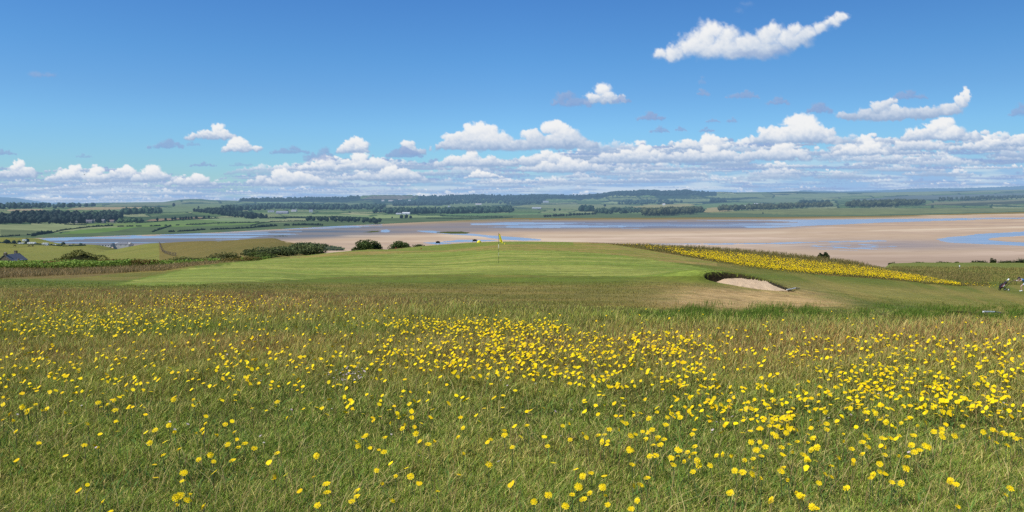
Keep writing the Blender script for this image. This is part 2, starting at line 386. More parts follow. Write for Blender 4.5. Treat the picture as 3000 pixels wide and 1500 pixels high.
def build_ground():
    s_rows = np.unique(np.concatenate([np.exp(np.linspace(math.log(0.35), math.log(1090), 620)), np.arange(B1Y - 2.2, B1Y + 2.4, 0.07), np.arange(B2Y - .8, B2Y + .9, 0.06)]))
    u = np.concatenate([np.linspace(-1.6, -0.78, 120)[:-1], np.linspace(-0.78, 0.78, 1250), np.linspace(0.78, 1.6, 120)[1:]])
    S, U = np.meshgrid(s_rows, u, indexing='ij')
    X = U * (S + 4.0 * np.exp(-S / 25.0)); Y = S
    Z = near.at(X, Y) - bunker_floor(X, Y) - 0.0
    C = near_paint(X, Y, Z)
    n, m = S.shape
    i = np.arange(n * m).reshape(n, m)
    q = np.stack([i[:-1, :-1], i[:-1, 1:], i[1:, 1:], i[1:, :-1]], -1).reshape(-1, 4)
    # leave out what lies under the sand flats
    zf = Z.ravel()[q].max(1)
    # leave out the hollow itself: the bunkers are things of their own
    dep = bunker_floor(X, Y).ravel()[q].min(1)
    q = q[(zf > -0.6) & (dep < 0.015)]
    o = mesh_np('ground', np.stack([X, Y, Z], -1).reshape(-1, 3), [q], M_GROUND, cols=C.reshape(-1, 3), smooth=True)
    tag(o, 'grassy golf course ground with mown green falling to the shore', None, None, 'structure')
    # ground behind the viewer
    xs = np.linspace(-40, 40, 41); ys = np.linspace(-60, 0.4, 41)
    Xb, Yb = np.meshgrid(xs, ys, indexing='ij')
    i = np.arange(41 * 41).reshape(41, 41)
    q = np.stack([i[:-1, :-1], i[1:, :-1], i[1:, 1:], i[:-1, 1:]], -1).reshape(-1, 4)
    o = mesh_np('ground', np.stack([Xb, Yb, 48.36 - 0 * Xb], -1).reshape(-1, 3), [q], M_GROUND, cols=np.tile(alb(80, 90, 42), (41 * 41, 1)), smooth=True)
    tag(o, 'meadow ground around the viewpoint', None, None, 'structure')
build_ground()

def bunker(name, bx, by, r, label):
    st = 0.05 if r > 1 else 0.03
    xs = np.arange(bx - r * 1.2, bx + r * 1.2, st); ys = np.arange(by - r * 1.0, by + r * 1.1, st)
    X, Y = np.meshgrid(xs, ys, indexing='ij')
    D = bunker_floor(X, Y)
    Z = near.at(X, Y) - D
    Z = Z + (D > .1) * (fbm(X * 5, Y * 5, 3, 3) - .5) * 0.05
    gx, gy = np.gradient(Z, st)
    slope = np.hypot(gx, gy)
    n, m = X.shape
    i = np.arange(n * m).reshape(n, m)
    q = np.stack([i[:-1, :-1], i[1:, :-1], i[1:, 1:], i[:-1, 1:]], -1).reshape(-1, 4)
    inside = D.ravel()[q].max(1) > 0.012
    q = q[inside]
    f_sl = slope.ravel()[q].mean(1); f_d = D.ravel()[q].mean(1)
    face = (f_sl > 0.85) | (f_d < 0.07 * 1)
    root = empty(name, (bx, by, float(near.at(bx, by))), 0, label, 'bunker')
    V = np.stack([X - bx, Y - by, Z - root.location.z], -1).reshape(-1, 3)
    nz = fbm(X * 3, Y * 3, 4, 2)
    sand = alb(244, 212, 172) * (0.86 + 0.28 * nz)[..., None]
    Df = D / max(D.max(), 1e-6)
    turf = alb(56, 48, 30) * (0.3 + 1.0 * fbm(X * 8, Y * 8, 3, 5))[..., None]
    turf = turf * (1 + 1.3 * sst(bx - .45 * r, bx + .1 * r, X))[..., None]  # shade painted into the face colour, deepest at the left end
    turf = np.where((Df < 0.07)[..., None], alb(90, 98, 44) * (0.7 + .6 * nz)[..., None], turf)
    def sub(qq, C, nm, mat):
        used = np.unique(qq); mp = np.full(n * m, -1); mp[used] = np.arange(len(used))
        mesh_np(nm, V[used], [mp[qq]], mat, root, C.reshape(-1, 3)[used], smooth=True)
    sub(q[~face], sand, 'sand_floor', mat_attr('bunker sand', 1.0, [6, 30], 0.12, 0.6, 22))
    sub(q[face], turf, 'turf_face', mat_attr('bunker face', 1.0, [6, 30], 0.35, 0.9, 22))
    return root
bunker('golf_bunker', B1X, B1Y, 2.3, 'large sand bunker with a dark turf lip cut into the front of the green')
bunker('golf_bunker', B2X, B2Y, 0.75, 'small pale sand bunker at the right beside the long grass')

# ------------------------------------------------------------------ far land
FKEY = {
 -700: [(957, 697), (1060, 680), (1290, 652), (1500, 628), (2300, 612), (4000, 604), 9000],
 0: [(957, 697), (1060, 680), (1290, 652), (1500, 628), (2300, 612), (4000, 604), 9000],
 250: [(1010, 691), (1150, 673), (1350, 656), (1600, 638), (2400, 616), (4000, 605), 8500],
 500: [(1106, 684), (1250, 672), (1550, 657), (2000, 641), (2600, 621), (4000, 605), 8000],
 640: [(1170, 679), (1350, 668), (1650, 654), (2050, 640), (2400, 617), (4400, 604), 7800],
 750: [(1240, 673), (1450, 662), (1750, 649), (2300, 632), (3200, 618), (5000, 602), 7500],
 1000: [(1460, 660), (1800, 647), (2200, 637), (2700, 630), (3600, 617), (5200, 600), 7500],
 1250: [(1700, 649), (2050, 640), (2500, 633), (3000, 626), (4000, 612), (5500, 597), 7500],
 1500: [(2066, 638), (2400, 632), (2900, 626), (3400, 620), (4300, 609), (5800, 595), 8000],
 1880: [(2140, 637), (2500, 629), (2900, 623), (3400, 616), (4200, 606), (5800, 590), 7500],
 2250: [(2180, 635), (2600, 625), (3000, 616), (3500, 610), (4300, 602), (6000, 588), 9000],
 2600: [(2370, 631), (2850, 617), (3200, 608), (3700, 599), (4600, 590), (6500, 578), 10000],
 3000: [(3125, 620), (3500, 611), (4000, 603), (4600, 595), (5500, 586), (7500, 574), 11000],
 3700: [(3125, 618), (3500, 611), (4000, 603), (4600, 595), (5500, 586), (7500, 574), 11000],
}
RIDGE = [(-700, 596), (0, 600), (150, 599), (300, 594), (480, 592), (530, 585), (560, 583), (590, 583), (620, 586), (700, 588), (712, 582), (850, 582), (860, 580), (990, 581),
         (1040, 576), (1090, 572), (1200, 572), (1250, 575), (1300, 575), (1370, 570), (1420, 571), (1480, 574), (1500, 572), (1600, 569), (1680, 573), (1760, 567),
         (1800, 560), (1830, 559), (1850, 560), (1880, 556), (1910, 556), (1940, 559), (1990, 558), (2005, 555), (2030, 559), (2060, 562), (2150, 564), (2250, 563), (2330, 561), (2400, 564), (2600, 564), (2800, 560), (3000, 556), (3700, 554)]
FRIDGE = [(-700, 584), (-200, 574), (0, 578), (50, 580), (100, 588), (150, 595), (165, 593.5), (200, 594.5), (300, 597), (500, 602), (2200, 575), (2350, 559), (2480, 562), (2600, 558), (2660, 555), (2700, 553), (2800, 553), (2900, 550), (3000, 546), (3200, 544), (3700, 550)]
def build_far():
    ss = np.exp(np.linspace(math.log(850), math.log(42000), 760))
    pxs = np.arange(-700, 3701, 10.0)
    key = sorted(FKEY)
    rows = []
    for q in pxs:
        knots = []
        for r in range(6):
            s = np.interp(q, key, [FKEY[a][r][0] for a in key]); y = np.interp(q, key, [FKEY[a][r][1] for a in key])
            s = min(s, (E - (0.6, 1.6, 3.0, 5.0, 7.0, 9.0)[r]) / max(float(t_of(y)), 1e-5))
            if knots: s = max(s, knots[-1][0] * 1.02)
            knots.append((s, E - s * float(t_of(y))))
        knots[0] = (knots[0][0], 0.6)
        s0 = knots[0][0]
        rs = np.interp(q, key, [FKEY[a][6] for a in key]); ry = curve(RIDGE, q)
        knots.append((rs, E - rs * float(t_of(ry))))
        knots.append((rs * 1.45, E - rs * 1.45 * float(t_of(ry + 9))))
        fy = curve(FRIDGE, q)
        if fy > ry: fy = ry + 8
        knots.append((26000, E - 26000 * float(t_of(fy))))
        knots.append((42500, E - 42500 * float(t_of(fy + 20))))
        knots = [(s0 * 0.9, -14.0), (s0 * .985, -0.8)] + knots
        rows.append(pchip([math.log(a) for a, _ in knots], [b for _, b in knots], np.log(ss)))
    ks = np.linspace(kk(-700), kk(3700), 1760)
    Z = pchip(kk(pxs), np.array(rows), ks)
    return Land(ks, ss, Z)
far = build_far()
FIELDS = [  # photo outline of each field and one shadow band, colour
 ([(-700, 700), (-700, 655), (0, 657), (190, 657), (330, 662), (370, 665), (260, 671), (150, 683), (60, 690), (0, 697)], (168, 178, 120)),
 ([(-700, 690), (0, 692), (0, 672), (130, 676), (160, 681), (60, 690)], (116, 130, 86)),
 ([(190, 657), (340, 655), (520, 652), (600, 650), (560, 660), (400, 664), (330, 663)], (140, 166, 84)),
 ([(95, 697), (260, 671), (380, 664), (560, 660), (440, 680), (300, 690)], (118, 160, 66)),
 ([(440, 682), (560, 660), (760, 652), (760, 672), (600, 679)], (116, 154, 70)),
 ([(350, 653), (480, 648), (760, 640), (760, 651), (560, 658), (400, 660)], (126, 160, 82)),
 ([(335, 648), (350, 637), (480, 632), (560, 626), (640, 634), (600, 640), (430, 650)], (54, 92, 62)),
 ([(428, 648), (440, 643), (560, 637), (600, 636), (590, 640), (520, 645)], (176, 142, 112)),
 ([(560, 622), (600, 616), (650, 620), (700, 632), (640, 634), (570, 628)], (96, 128, 72)),
 ([(600, 641), (700, 637), (790, 639), (880, 645), (760, 651), (640, 648)], (150, 172, 118)),
 ([(20, 618), (30, 613), (128, 612), (124, 616)], (214, 188, 146)),
 ([(195, 614), (230, 608), (430, 606), (480, 609), (300, 615)], (206, 180, 130)),
 ([(280, 616), (480, 610), (620, 610), (560, 620), (400, 624), (300, 622)], (126, 152, 104)),
 ([(500, 612), (520, 598), (640, 596), (720, 602), (640, 608)], (130, 152, 96)),
 ([(300, 606), (330, 597), (480, 594), (560, 590), (520, 600)], (140, 150, 110)),
 ([(760, 652), (800, 643), (900, 640), (900, 648), (880, 651)], (176, 182, 130)),
 ([(755, 668), (760, 655), (880, 652), (1060, 656), (1040, 660), (900, 664)], (112, 152, 66)),
 ([(800, 630), (840, 627), (1080, 629), (1085, 635), (900, 634)], (160, 182, 120)),
 ([(990, 626), (1020, 623), (1090, 627), (1080, 630)], (196, 196, 140)),
 ([(1075, 640), (1110, 630), (1290, 632), (1400, 637), (1330, 640), (1180, 643)], (170, 190, 120)),
 ([(1118, 654), (1120, 645), (1240, 648), (1280, 650), (1200, 654)], (160, 176, 108)),
 ([(1290, 634), (1310, 627), (1500, 624), (1640, 626), (1560, 634), (1400, 637)], (116, 158, 96)),
 ([(1240, 650), (1290, 642), (1500, 637), (1500, 642), (1380, 650)], (120, 132, 82)),
 ([(1160, 611), (1190, 604), (1310, 604), (1300, 612)], (144, 164, 100)),
 ([(900, 606), (960, 593), (1060, 594), (1140, 602), (1090, 612), (960, 612)], (118, 140, 92)),
 ([(1060, 583), (1090, 574), (1180, 573), (1225, 577), (1180, 585)], (134, 122, 112)),
 ([(750, 599), (760, 590), (860, 589), (850, 596)], (126, 158, 110)),
 ([(1290, 604), (1330, 592), (1420, 590), (1500, 597), (1420, 604)], (128, 150, 100)),
 ([(1500, 638), (1510, 628), (1700, 624), (1740, 628), (1600, 635)], (138, 166, 108)),
 ([(1500, 606), (1540, 600), (1700, 598), (1840, 600), (1860, 606), (1700, 614)], (150, 160, 106)),
 ([(1760, 596), (1790, 590), (1840, 592), (1830, 596)], (170, 186, 128)),
 ([(1840, 608), (1900, 600), (2010, 597), (2060, 602), (1960, 608)], (196, 184, 118)),
 ([(1960, 612), (2040, 600), (2150, 592), (2240, 594), (2140, 604), (2060, 611)], (120, 152, 94)),
 ([(2060, 622), (2070, 610), (2160, 602), (2190, 608), (2110, 622)], (204, 182, 122)),
 ([(1900, 590), (1960, 583), (2100, 582), (2140, 588), (2000, 592)], (146, 164, 110)),
 ([(2050, 575), (2110, 569), (2230, 568), (2240, 576), (2120, 581)], (150, 168, 116)),
 ([(2150, 588), (2200, 582), (2400, 580), (2420, 588), (2260, 594)], (128, 150, 110)),
 ([(2260, 578), (2320, 568), (2480, 566), (2500, 574), (2400, 580)], (146, 166, 118)),
 ([(2450, 572), (2600, 562), (2780, 560), (2800, 567), (2600, 574)], (152, 168, 122)),
 ([(2480, 587), (2640, 575), (2800, 570), (3000, 566), (3700, 562), (3700, 576), (3000, 577), (2760, 584)], (112, 126, 128)), ([(2700, 566), (2840, 560), (3000, 556), (3000, 559), (2850, 565)], (150, 160, 120)), ([(2820, 556), (2900, 552), (3000, 549), (3000, 553), (2900, 557)], (160, 158, 120)),
 ([(2700, 603), (2740, 592), (3000, 584), (3700, 578), (3700, 588), (3000, 592)], (150, 148, 110)),
 ([(2660, 603), (2760, 598), (3000, 588), (3700, 586), (3700, 592), (3000, 597), (2740, 602)], (66, 74, 60)),  # dark band of shadow put into the land colour
 ([(2480, 625), (2560, 615), (2600, 615), (2625, 624), (2560, 627)], (110, 140, 76)),
]
def far_paint(x, y, z):
    px, py = proj(x, y, z)
    lx = np.log(y) * 9
    w = fbm(px / 60, lx * 6, 3, 2) - .5
    def C(*c): return lin(c)
    # patchwork of small fields: jittered cells stretched along the slope
    gx = px / 95 + 0.5 * vnoise(px / 140, lx, 3); gy = lx * 1.9 + 0.4 * vnoise(px / 90, lx * 2, 4) + px / 900
    ci = np.floor(gx).astype(int); cj = np.floor(gy).astype(int)
    h = _L[6][ci & 255, cj & 255]; h2 = _L[7][ci & 255, cj & 255]
    fx = gx - ci; fy = gy - cj
    pal = np.array([C(118, 142, 88), C(132, 152, 100), C(104, 130, 82), C(146, 160, 108), C(126, 140, 96), C(92, 116, 76), C(168, 172, 124)])
    c = pal[(h * 6.99).astype(int)]
    hedge = (np.minimum(fx, 1 - fx) < 0.035) | (np.minimum(fy, 1 - fy) < 0.09)
    c = np.where(hedge[..., None], C(58, 80, 58), c)
    wood = sst(0.52, 0.60, fbm(px / 110 + 3, lx * 1.6, 4, 1)) * sst(3000, 4200, y) * (px > 300)
    c = c + (C(48, 74, 66) - c) * (wood * .9)[..., None]
    wpx = px + w * 14; wpy = py + w * 2.2
    for poly, colr in FIELDS:
        x0 = min(a for a, _ in poly) - 20; x1 = max(a for a, _ in poly) + 20; y0 = min(b for _, b in poly) - 5; y1 = max(b for _, b in poly) + 5
        bb = (px > x0) & (px < x1) & (py > y0) & (py < y1)
        if not bb.any(): continue
        m = np.zeros(px.shape, bool); m[bb] = inpoly(wpx[bb], wpy[bb], poly)
        c = np.where(m[..., None], (C(*colr) * .78 + .22 * C(150, 154, 116)) * (0.9 + 0.3 * w)[..., None], c)
    # saltmarsh edge and the dune land on the right
    shore = (z < 2.2)
    c = np.where(shore[..., None], C(104, 122, 82) * (1 + .5 * w)[..., None], c)
    dune = (px > 2080) & (py > 610) & (y < 5000) & (py > 640 - (px - 2080) * 0.045 - 18)
    c = np.where(dune[..., None] & ~shore[..., None], (C(136, 142, 88) * (1 + 0.7 * (fbm(px / 40, lx * 8, 4, 5) - .5))[..., None]), c)
    # wooded ridges
    ridge = curve(RIDGE, px)
    rw = ((py < ridge + 13 + 10 * (fbm(px / 55, lx * .8, 3, 4) - .5) * 2) & (px > 700) & (px < 2100) & (y > 6000) & (y < 9500) & ~((px > 1055) & (px < 1225) & (py < 583)))
    c = np.where(rw[..., None], C(44, 68, 66) * (1 + .8 * w)[..., None], c)
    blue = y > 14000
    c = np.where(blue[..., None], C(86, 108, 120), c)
    return c / GAIN
def build_far_mesh():
    s_rows = np.exp(np.concatenate([np.linspace(math.log(900), math.log(9500), 560), np.linspace(math.log(9500), math.log(41500), 90)[1:]]))
    k = np.linspace(kk(-650), kk(3650), 1720)
    S, K = np.meshgrid(s_rows, k, indexing='ij')
    Z = far.z(K, S)
    pxs = 1500 + K * F
    rough = (fbm(K * 420, np.log(S) * 40, 3, 3) - .5)
    wooded = (np.abs(S - 7600) < 1500) & (pxs > 700) & (pxs < 2150)
    Z = Z + rough * np.where(wooded, 16, np.where(S < 12000, 3 * sst(1500, 4000, S), 60 * sst(20000, 26000, S)))
    C = far_paint(K * S, S, Z)
    n, m = S.shape
    i = np.arange(n * m).reshape(n, m)
    q = np.stack([i[:-1, :-1], i[:-1, 1:], i[1:, 1:], i[1:, :-1]], -1).reshape(-1, 4)
    q = q[Z.ravel()[q].max(1) > -1.5] if True else q
    zr = Z.ravel(); sr = S.ravel()
    q = np.stack([i[:-1, :-1], i[:-1, 1:], i[1:, 1:], i[1:, :-1]], -1).reshape(-1, 4)
    q = q[(zr[q].max(1) > -0.9) | (sr[q].min(1) > 3000)]
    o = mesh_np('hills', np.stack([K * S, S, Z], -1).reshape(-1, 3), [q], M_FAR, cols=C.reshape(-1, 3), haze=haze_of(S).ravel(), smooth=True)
    tag(o, 'farmland and wooded hills beyond the estuary', None, None, 'structure')
build_far_mesh()

# ------------------------------------------------------------------ sand flats and water
SHORE = [(-700, 701), (60, 699), (95, 697), (300, 690), (450, 686), (600, 680), (750, 673), (900, 665), (1000, 660), (1075, 657), (1250, 650), (1400, 644), (1550, 640), (1880, 638), (2250, 636), (2600, 631), (3000, 621), (3700, 616)]
def build_flats():
    py = np.concatenate([np.linspace(614, 742, 210), np.linspace(742, 812, 60)[1:]])
    px = np.linspace(-650, 3650, 1500)
    PY, PX = np.meshgrid(py, px, indexing='ij')
    t = t_of(PY); s = E / t; X = k_of(PX, PY) * s; Y = s
    def C(*c): return lin(c)
    def mix(c, d, w): return c + (d - c) * np.clip(w, 0, 1)[..., None]
    G_ = 900.0 * np.log(Y)                             # depth measured so that near and far ripples look alike
    n1 = fbm(X / 260, G_ / 60, 4, 1); n2 = fbm(X / 70, G_ / 26, 3, 2); n3 = fbm(X / 700, G_ / 60, 3, 3); n4 = fbm(X / 26, G_ / 13, 2, 5)
    wx = PX + (n2 - .5) * 34; wy = PY + (n2 - .5) * 2.6
    c = C(222, 194, 163) * np.ones(PX.shape + (3,))
    c = mix(c, C(242, 214, 186), sst(.5, .72, n1))
    c = mix(c, C(202, 174, 152), sst(.52, .7, n3) * .6)
    c = mix(c, C(204, 174, 148), sst(.50, .66, n4) * .4)
    c = mix(c, C(232, 206, 178), sst(.58, .72, fbm(X / 38, G_ / 11, 2, 6)) * .45)
    wet = 0.10 * sst(.5, .75, n3)
    # muddy upper flats
    mud = sst(0, 10, wy - curve(SHORE, PX)) * sst(42, 26, wy - curve([(-700, 699), (95, 697), (750, 673), (1000, 661), (1500, 642), (2000, 640), (2300, 634), (3000, 612)], PX)) * sst(2650, 2100, PX)
    c = mix(c, mix(C(112, 120, 122) * np.ones_like(c), C(158, 144, 130), sst(950, 1250, PX)), mud * (.45 + .6 * n1)); wet = np.maximum(wet, mud * (.15 + .5 * n1))
    far_edge = sst(9, 2, wy - curve(SHORE, PX))
    c = mix(c, C(150, 138, 98), far_edge * sst(1000, 1500, PX)); wet = wet * (1 - far_edge * sst(1000, 1500, PX))
    sheet = sst(648, 652, wy) * sst(671, 666, wy - 0 * PX) * sst(1400, 1600, PX) * sst(2450, 2150, PX)
    c = mix(c, C(150, 146, 152), sheet * (.5 + .6 * n1)); wet = np.maximum(wet, sheet * (.35 + .5 * n1))
    near_dark = sst(732, 760, PY) * sst(2300, 2500, PX)
    c = mix(c, C(190, 164, 142), near_dark * .7)
    def ridge(pts, w, a, col=(248, 224, 192)):
        nonlocal c, wet
        d = np.abs(wy - curve(pts, wx)); inr = sst(pts[0][0] - 30, pts[0][0] + 30, wx) * sst(pts[-1][0] + 30, pts[-1][0] - 30, wx)
        g = np.exp(-(d / w) ** 2) * inr * a
        c = mix(c, C(*col), g); wet = wet * (1 - g)
    ridge([(2560, 676), (2800, 671), (3000, 665), (3600, 655)], 2.2, .9)
    ridge([(1540, 690), (1700, 689), (1900, 690), (2100, 686), (2300, 680)], 3.5, .5)
    ridge([(1560, 700), (1650, 704), (1720, 706)], 5, .8)
    ridge([(1290, 689), (1420, 694), (1500, 699)], 2.2, .9)
    ridge([(1000, 691), (1300, 692), (1420, 698)], 2.5, .6)
    ridge([(2250, 721), (2400, 716), (2560, 709)], 1.5, .8)
    ridge([(2700, 632), (3000, 628), (3600, 622)], 1.5, .7)
    # water
    wat = np.zeros(PX.shape)
    def pool(poly):
        nonlocal wat
        m = inpoly(wx, wy, poly); wat = np.where(m, 1.0, wat)
    sh_off = wy - curve(SHORE, PX)
    inner = (PX > 60) & (PX < 1120) & (sh_off > 1.5) & (wy < curve([(60, 712), (400, 712), (640, 708), (760, 694), (900, 685), (1000, 676), (1120, 664)], PX))
    wat = np.where(inner & (fbm(X / 200, G_ / 22, 3, 4) > 0.44 + .12 * sst(780, 950, PX) - .06 * sst(500, 700, PX) * sst(950, 850, PX)), 1, wat)
    pool([(1114, 680), (1120, 674), (1132, 672), (1146, 674), (1144, 680), (1130, 681)])
    pool([(1215, 676), (1260, 675), (1300, 680), (1380, 684), (1440, 690), (1520, 695), (1575, 700), (1592, 705), (1540, 706), (1470, 702), (1400, 692), (1310, 686), (1240, 680)])
    pool([(1290, 708), (1340, 702), (1420, 702), (1480, 705), (1400, 708), (1330, 711)])
    pool([(1235, 711), (1290, 709), (1330, 713), (1280, 716)])
    band = (wy > curve([(1380, 655), (1500, 651), (1850, 648), (2250, 644), (2600, 641), (3000, 637), (3700, 632)], PX)) & (wy < curve([(1380, 664), (1500, 668), (1800, 669), (2100, 672), (2250, 668), (2500, 656), (2750, 647), (3000, 640.5), (3700, 634)], PX)) & (PX > 1380)
    wat = np.where(band & (fbm(X / 420, G_ / 30, 3, 6) > .60 - .34 * sst(2050, 2450, PX)), 1, wat)
    wat = np.where((PX > 1180) & (PX < 1720) & (PY > 641) & (PY < 668) & (fbm(X / 240, G_ / 24, 3, 7) > .60), 1, wat)
    pool([(2735, 701), (2790, 692), (2870, 685), (3000, 678), (3700, 660), (3700, 680), (3000, 691), (2930, 695), (2885, 702), (2950, 708), (3000, 710), (3700, 722), (3700, 734), (3000, 721), (2900, 716), (2780, 711)])
    thin = (np.abs(wy - curve([(1780, 716), (2250, 714), (2400, 709), (2560, 706)], PX)) < 2.2) & (PX > 1900) & (PX < 2600) & (n4 > .42)
    wat = np.where(thin, 1, wat)
    rip = (gau(PX, PY, 2500, 724, 120, 9) > .30) & (fbm(X / 18, G_ / 11, 2, 1) > .55)
    wat = np.where(rip, 1, wat)
    wetr = gau(PX, PY, 2620, 718, 330, 14)
    c = mix(c, C(172, 154, 144), wetr * .6 * (.4 + n2)); wet = np.maximum(wet, wetr * .45)
    # a tongue of weed on the sand
    weed = inpoly(wx, wy, [(1280, 682), (1310, 679), (1350, 678), (1375, 681), (1360, 684), (1310, 684)]) | inpoly(wx, wy, [(1060, 680), (1110, 676), (1112, 679), (1085, 681)])
    c = np.where(weed[..., None], C(96, 106, 62), c); wet = np.where(weed, 0, wet); wat = np.where(weed, 0, wat)
    n, m = PX.shape
    i = np.arange(n * m).reshape(n, m)
    q = np.stack([i[:-1, :-1], i[1:, :-1], i[1:, 1:], i[:-1, 1:]], -1).reshape(-1, 4)[:, ::-1]
    fw = wat.ravel()[q].mean(1) > .5
    V = np.stack([X, Y, np.zeros_like(X)], -1).reshape(-1, 3)
    hz = haze_of(Y).ravel() * 1.0
    # wet sand: principled whose sheen follows the wetness
    m_, nt, N, L = new_mat('tidal sand'); out = N.new('ShaderNodeOutputMaterial')
    at = N.new('ShaderNodeAttribute'); at.attribute_name = 'Col'; wa = N.new('ShaderNodeAttribute'); wa.attribute_name = 'Wet'
    df = N.new('ShaderNodeBsdfDiffuse'); L.new(at.outputs['Color'], df.inputs['Color'])
    gl = N.new('ShaderNodeBsdfGlossy'); gl.inputs['Roughness'].default_value = 0.32; gl.inputs['Color'].default_value = (.62, .66, .72, 1)
    mu = N.new('ShaderNodeMath'); mu.operation = 'MULTIPLY'; mu.inputs[1].default_value = 0.6; L.new(wa.outputs['Fac'], mu.inputs[0])
    mx = N.new('ShaderNodeMixShader'); L.new(mu.outputs[0], mx.inputs[0]); L.new(df.outputs[0], mx.inputs[1]); L.new(gl.outputs[0], mx.inputs[2])
    L.new(mx.outputs[0], out.inputs['Surface'])
    def sub(sel, nm, mat, label, **kw):
        qq = q[sel]; used = np.unique(qq); mp = np.full(n * m, -1); mp[used] = np.arange(len(used))
        o = mesh_np(nm, V[used], [mp[qq]], mat, None, (c.reshape(-1, 3)[used]) / GAIN, haze=hz[used], extra={'Wet': np.clip(wet, 0, 1).ravel()[used]})
        tag(o, label, None, None, 'structure')
    sub(~fw, 'sand_flats', m_, 'pinkish tidal sand flats of the estuary at low tide')
    m2, nt, N, L = new_mat('tidal water'); out = N.new('ShaderNodeOutputMaterial')
    gl = N.new('ShaderNodeBsdfGlossy'); gl.inputs['Roughness'].default_value = 0.22; gl.inputs['Color'].default_value = (.84, .88, .92, 1)
    df = N.new('ShaderNodeBsdfDiffuse')
    tc = N.new('ShaderNodeTexCoord'); mp_ = N.new('ShaderNodeMapping'); mp_.inputs['Scale'].default_value = (0.01, 0.05, 1)
    nz = N.new('ShaderNodeTexNoise'); nz.inputs['Scale'].default_value = 1.0; nz.inputs['Detail'].default_value = 5
    L.new(tc.outputs['Object'], mp_.inputs[0]); L.new(mp_.outputs[0], nz.inputs['Vector'])
    rp = N.new('ShaderNodeValToRGB'); rp.color_ramp.elements[0].position = .35; rp.color_ramp.elements[1].position = .65
    rp.color_ramp.elements[0].color = (.30, .36, .43, 1); rp.color_ramp.elements[1].color = (.42, .48, .56, 1)
    L.new(nz.outputs['Fac'], rp.inputs['Fac']); L.new(rp.outputs['Color'], df.inputs['Color'])
    mx = N.new('ShaderNodeMixShader'); mx.inputs[0].default_value = .62
    L.new(df.outputs[0], mx.inputs[1]); L.new(gl.outputs[0], mx.inputs[2]); L.new(mx.outputs[0], out.inputs['Surface'])
    sub(fw, 'water', m2, 'shallow blue tidal water lying in channels across the sand')
build_flats()
# ------------------------------------------------------------------ grass (uncountable) ------------------------------
def blades(px, py, hgt, wid, lean, col, smax=140, xy=None):
    """one blade of two bent faces at every photo point that meets the near ground"""
    x, s = near.hit(px, py) if xy is None else xy
    ok = ~np.isnan(s) & (s < smax)
    d_ = np.zeros(len(x)); d_[ok] = bunker_floor(x[ok], s[ok])
    ok &= d_ < 0.03
    x, s, hgt, wid, lean, col = x[ok], s[ok], hgt[ok], wid[ok], lean[ok], col[ok]
    z = near.at(x, s) - 0.01
    n = len(x); r = np.random.default_rng(len(px))
    a = r.uniform(0, 2 * math.pi, n); wv = np.maximum(wid, 0.36 * s / 745.0)
    sx = np.cos(a) * wv / 2; sy = np.sin(a) * wv / 2
    b = r.uniform(0, 2 * math.pi, n); lx = np.cos(b) * lean * hgt + 0.12 * hgt; ly = np.sin(b) * lean * hgt
    c0 = np.sqrt(np.maximum(1 - np.minimum(lean, .95) ** 2 * .6, .1)) * hgt
    B = np.stack([x, s, z], -1)
    V = np.empty((n, 5, 3), np.float32)
    V[:, 0] = B - np.stack([sx, sy, 0 * sx], -1); V[:, 1] = B + np.stack([sx, sy, 0 * sx], -1)
    M = B + np.stack([lx * .32, ly * .32, c0 * .58], -1)
    V[:, 2] = M + .8 * np.stack([sx, sy, 0 * sx], -1); V[:, 3] = M - .8 * np.stack([sx, sy, 0 * sx], -1)
    V[:, 4] = B + np.stack([lx, ly, c0], -1)
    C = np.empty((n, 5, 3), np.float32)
    C[:, :2] = (col * .60)[:, None]; C[:, 2:4] = col[:, None]; C[:, 4] = col * 1.10  # blade feet coloured darker to imitate shade low in the sward
    i = np.arange(n) * 5
    return V.reshape(-1, 3), np.stack([i, i + 1, i + 2, i + 3], -1), np.stack([i + 3, i + 2, i + 4], -1), C.reshape(-1, 3)
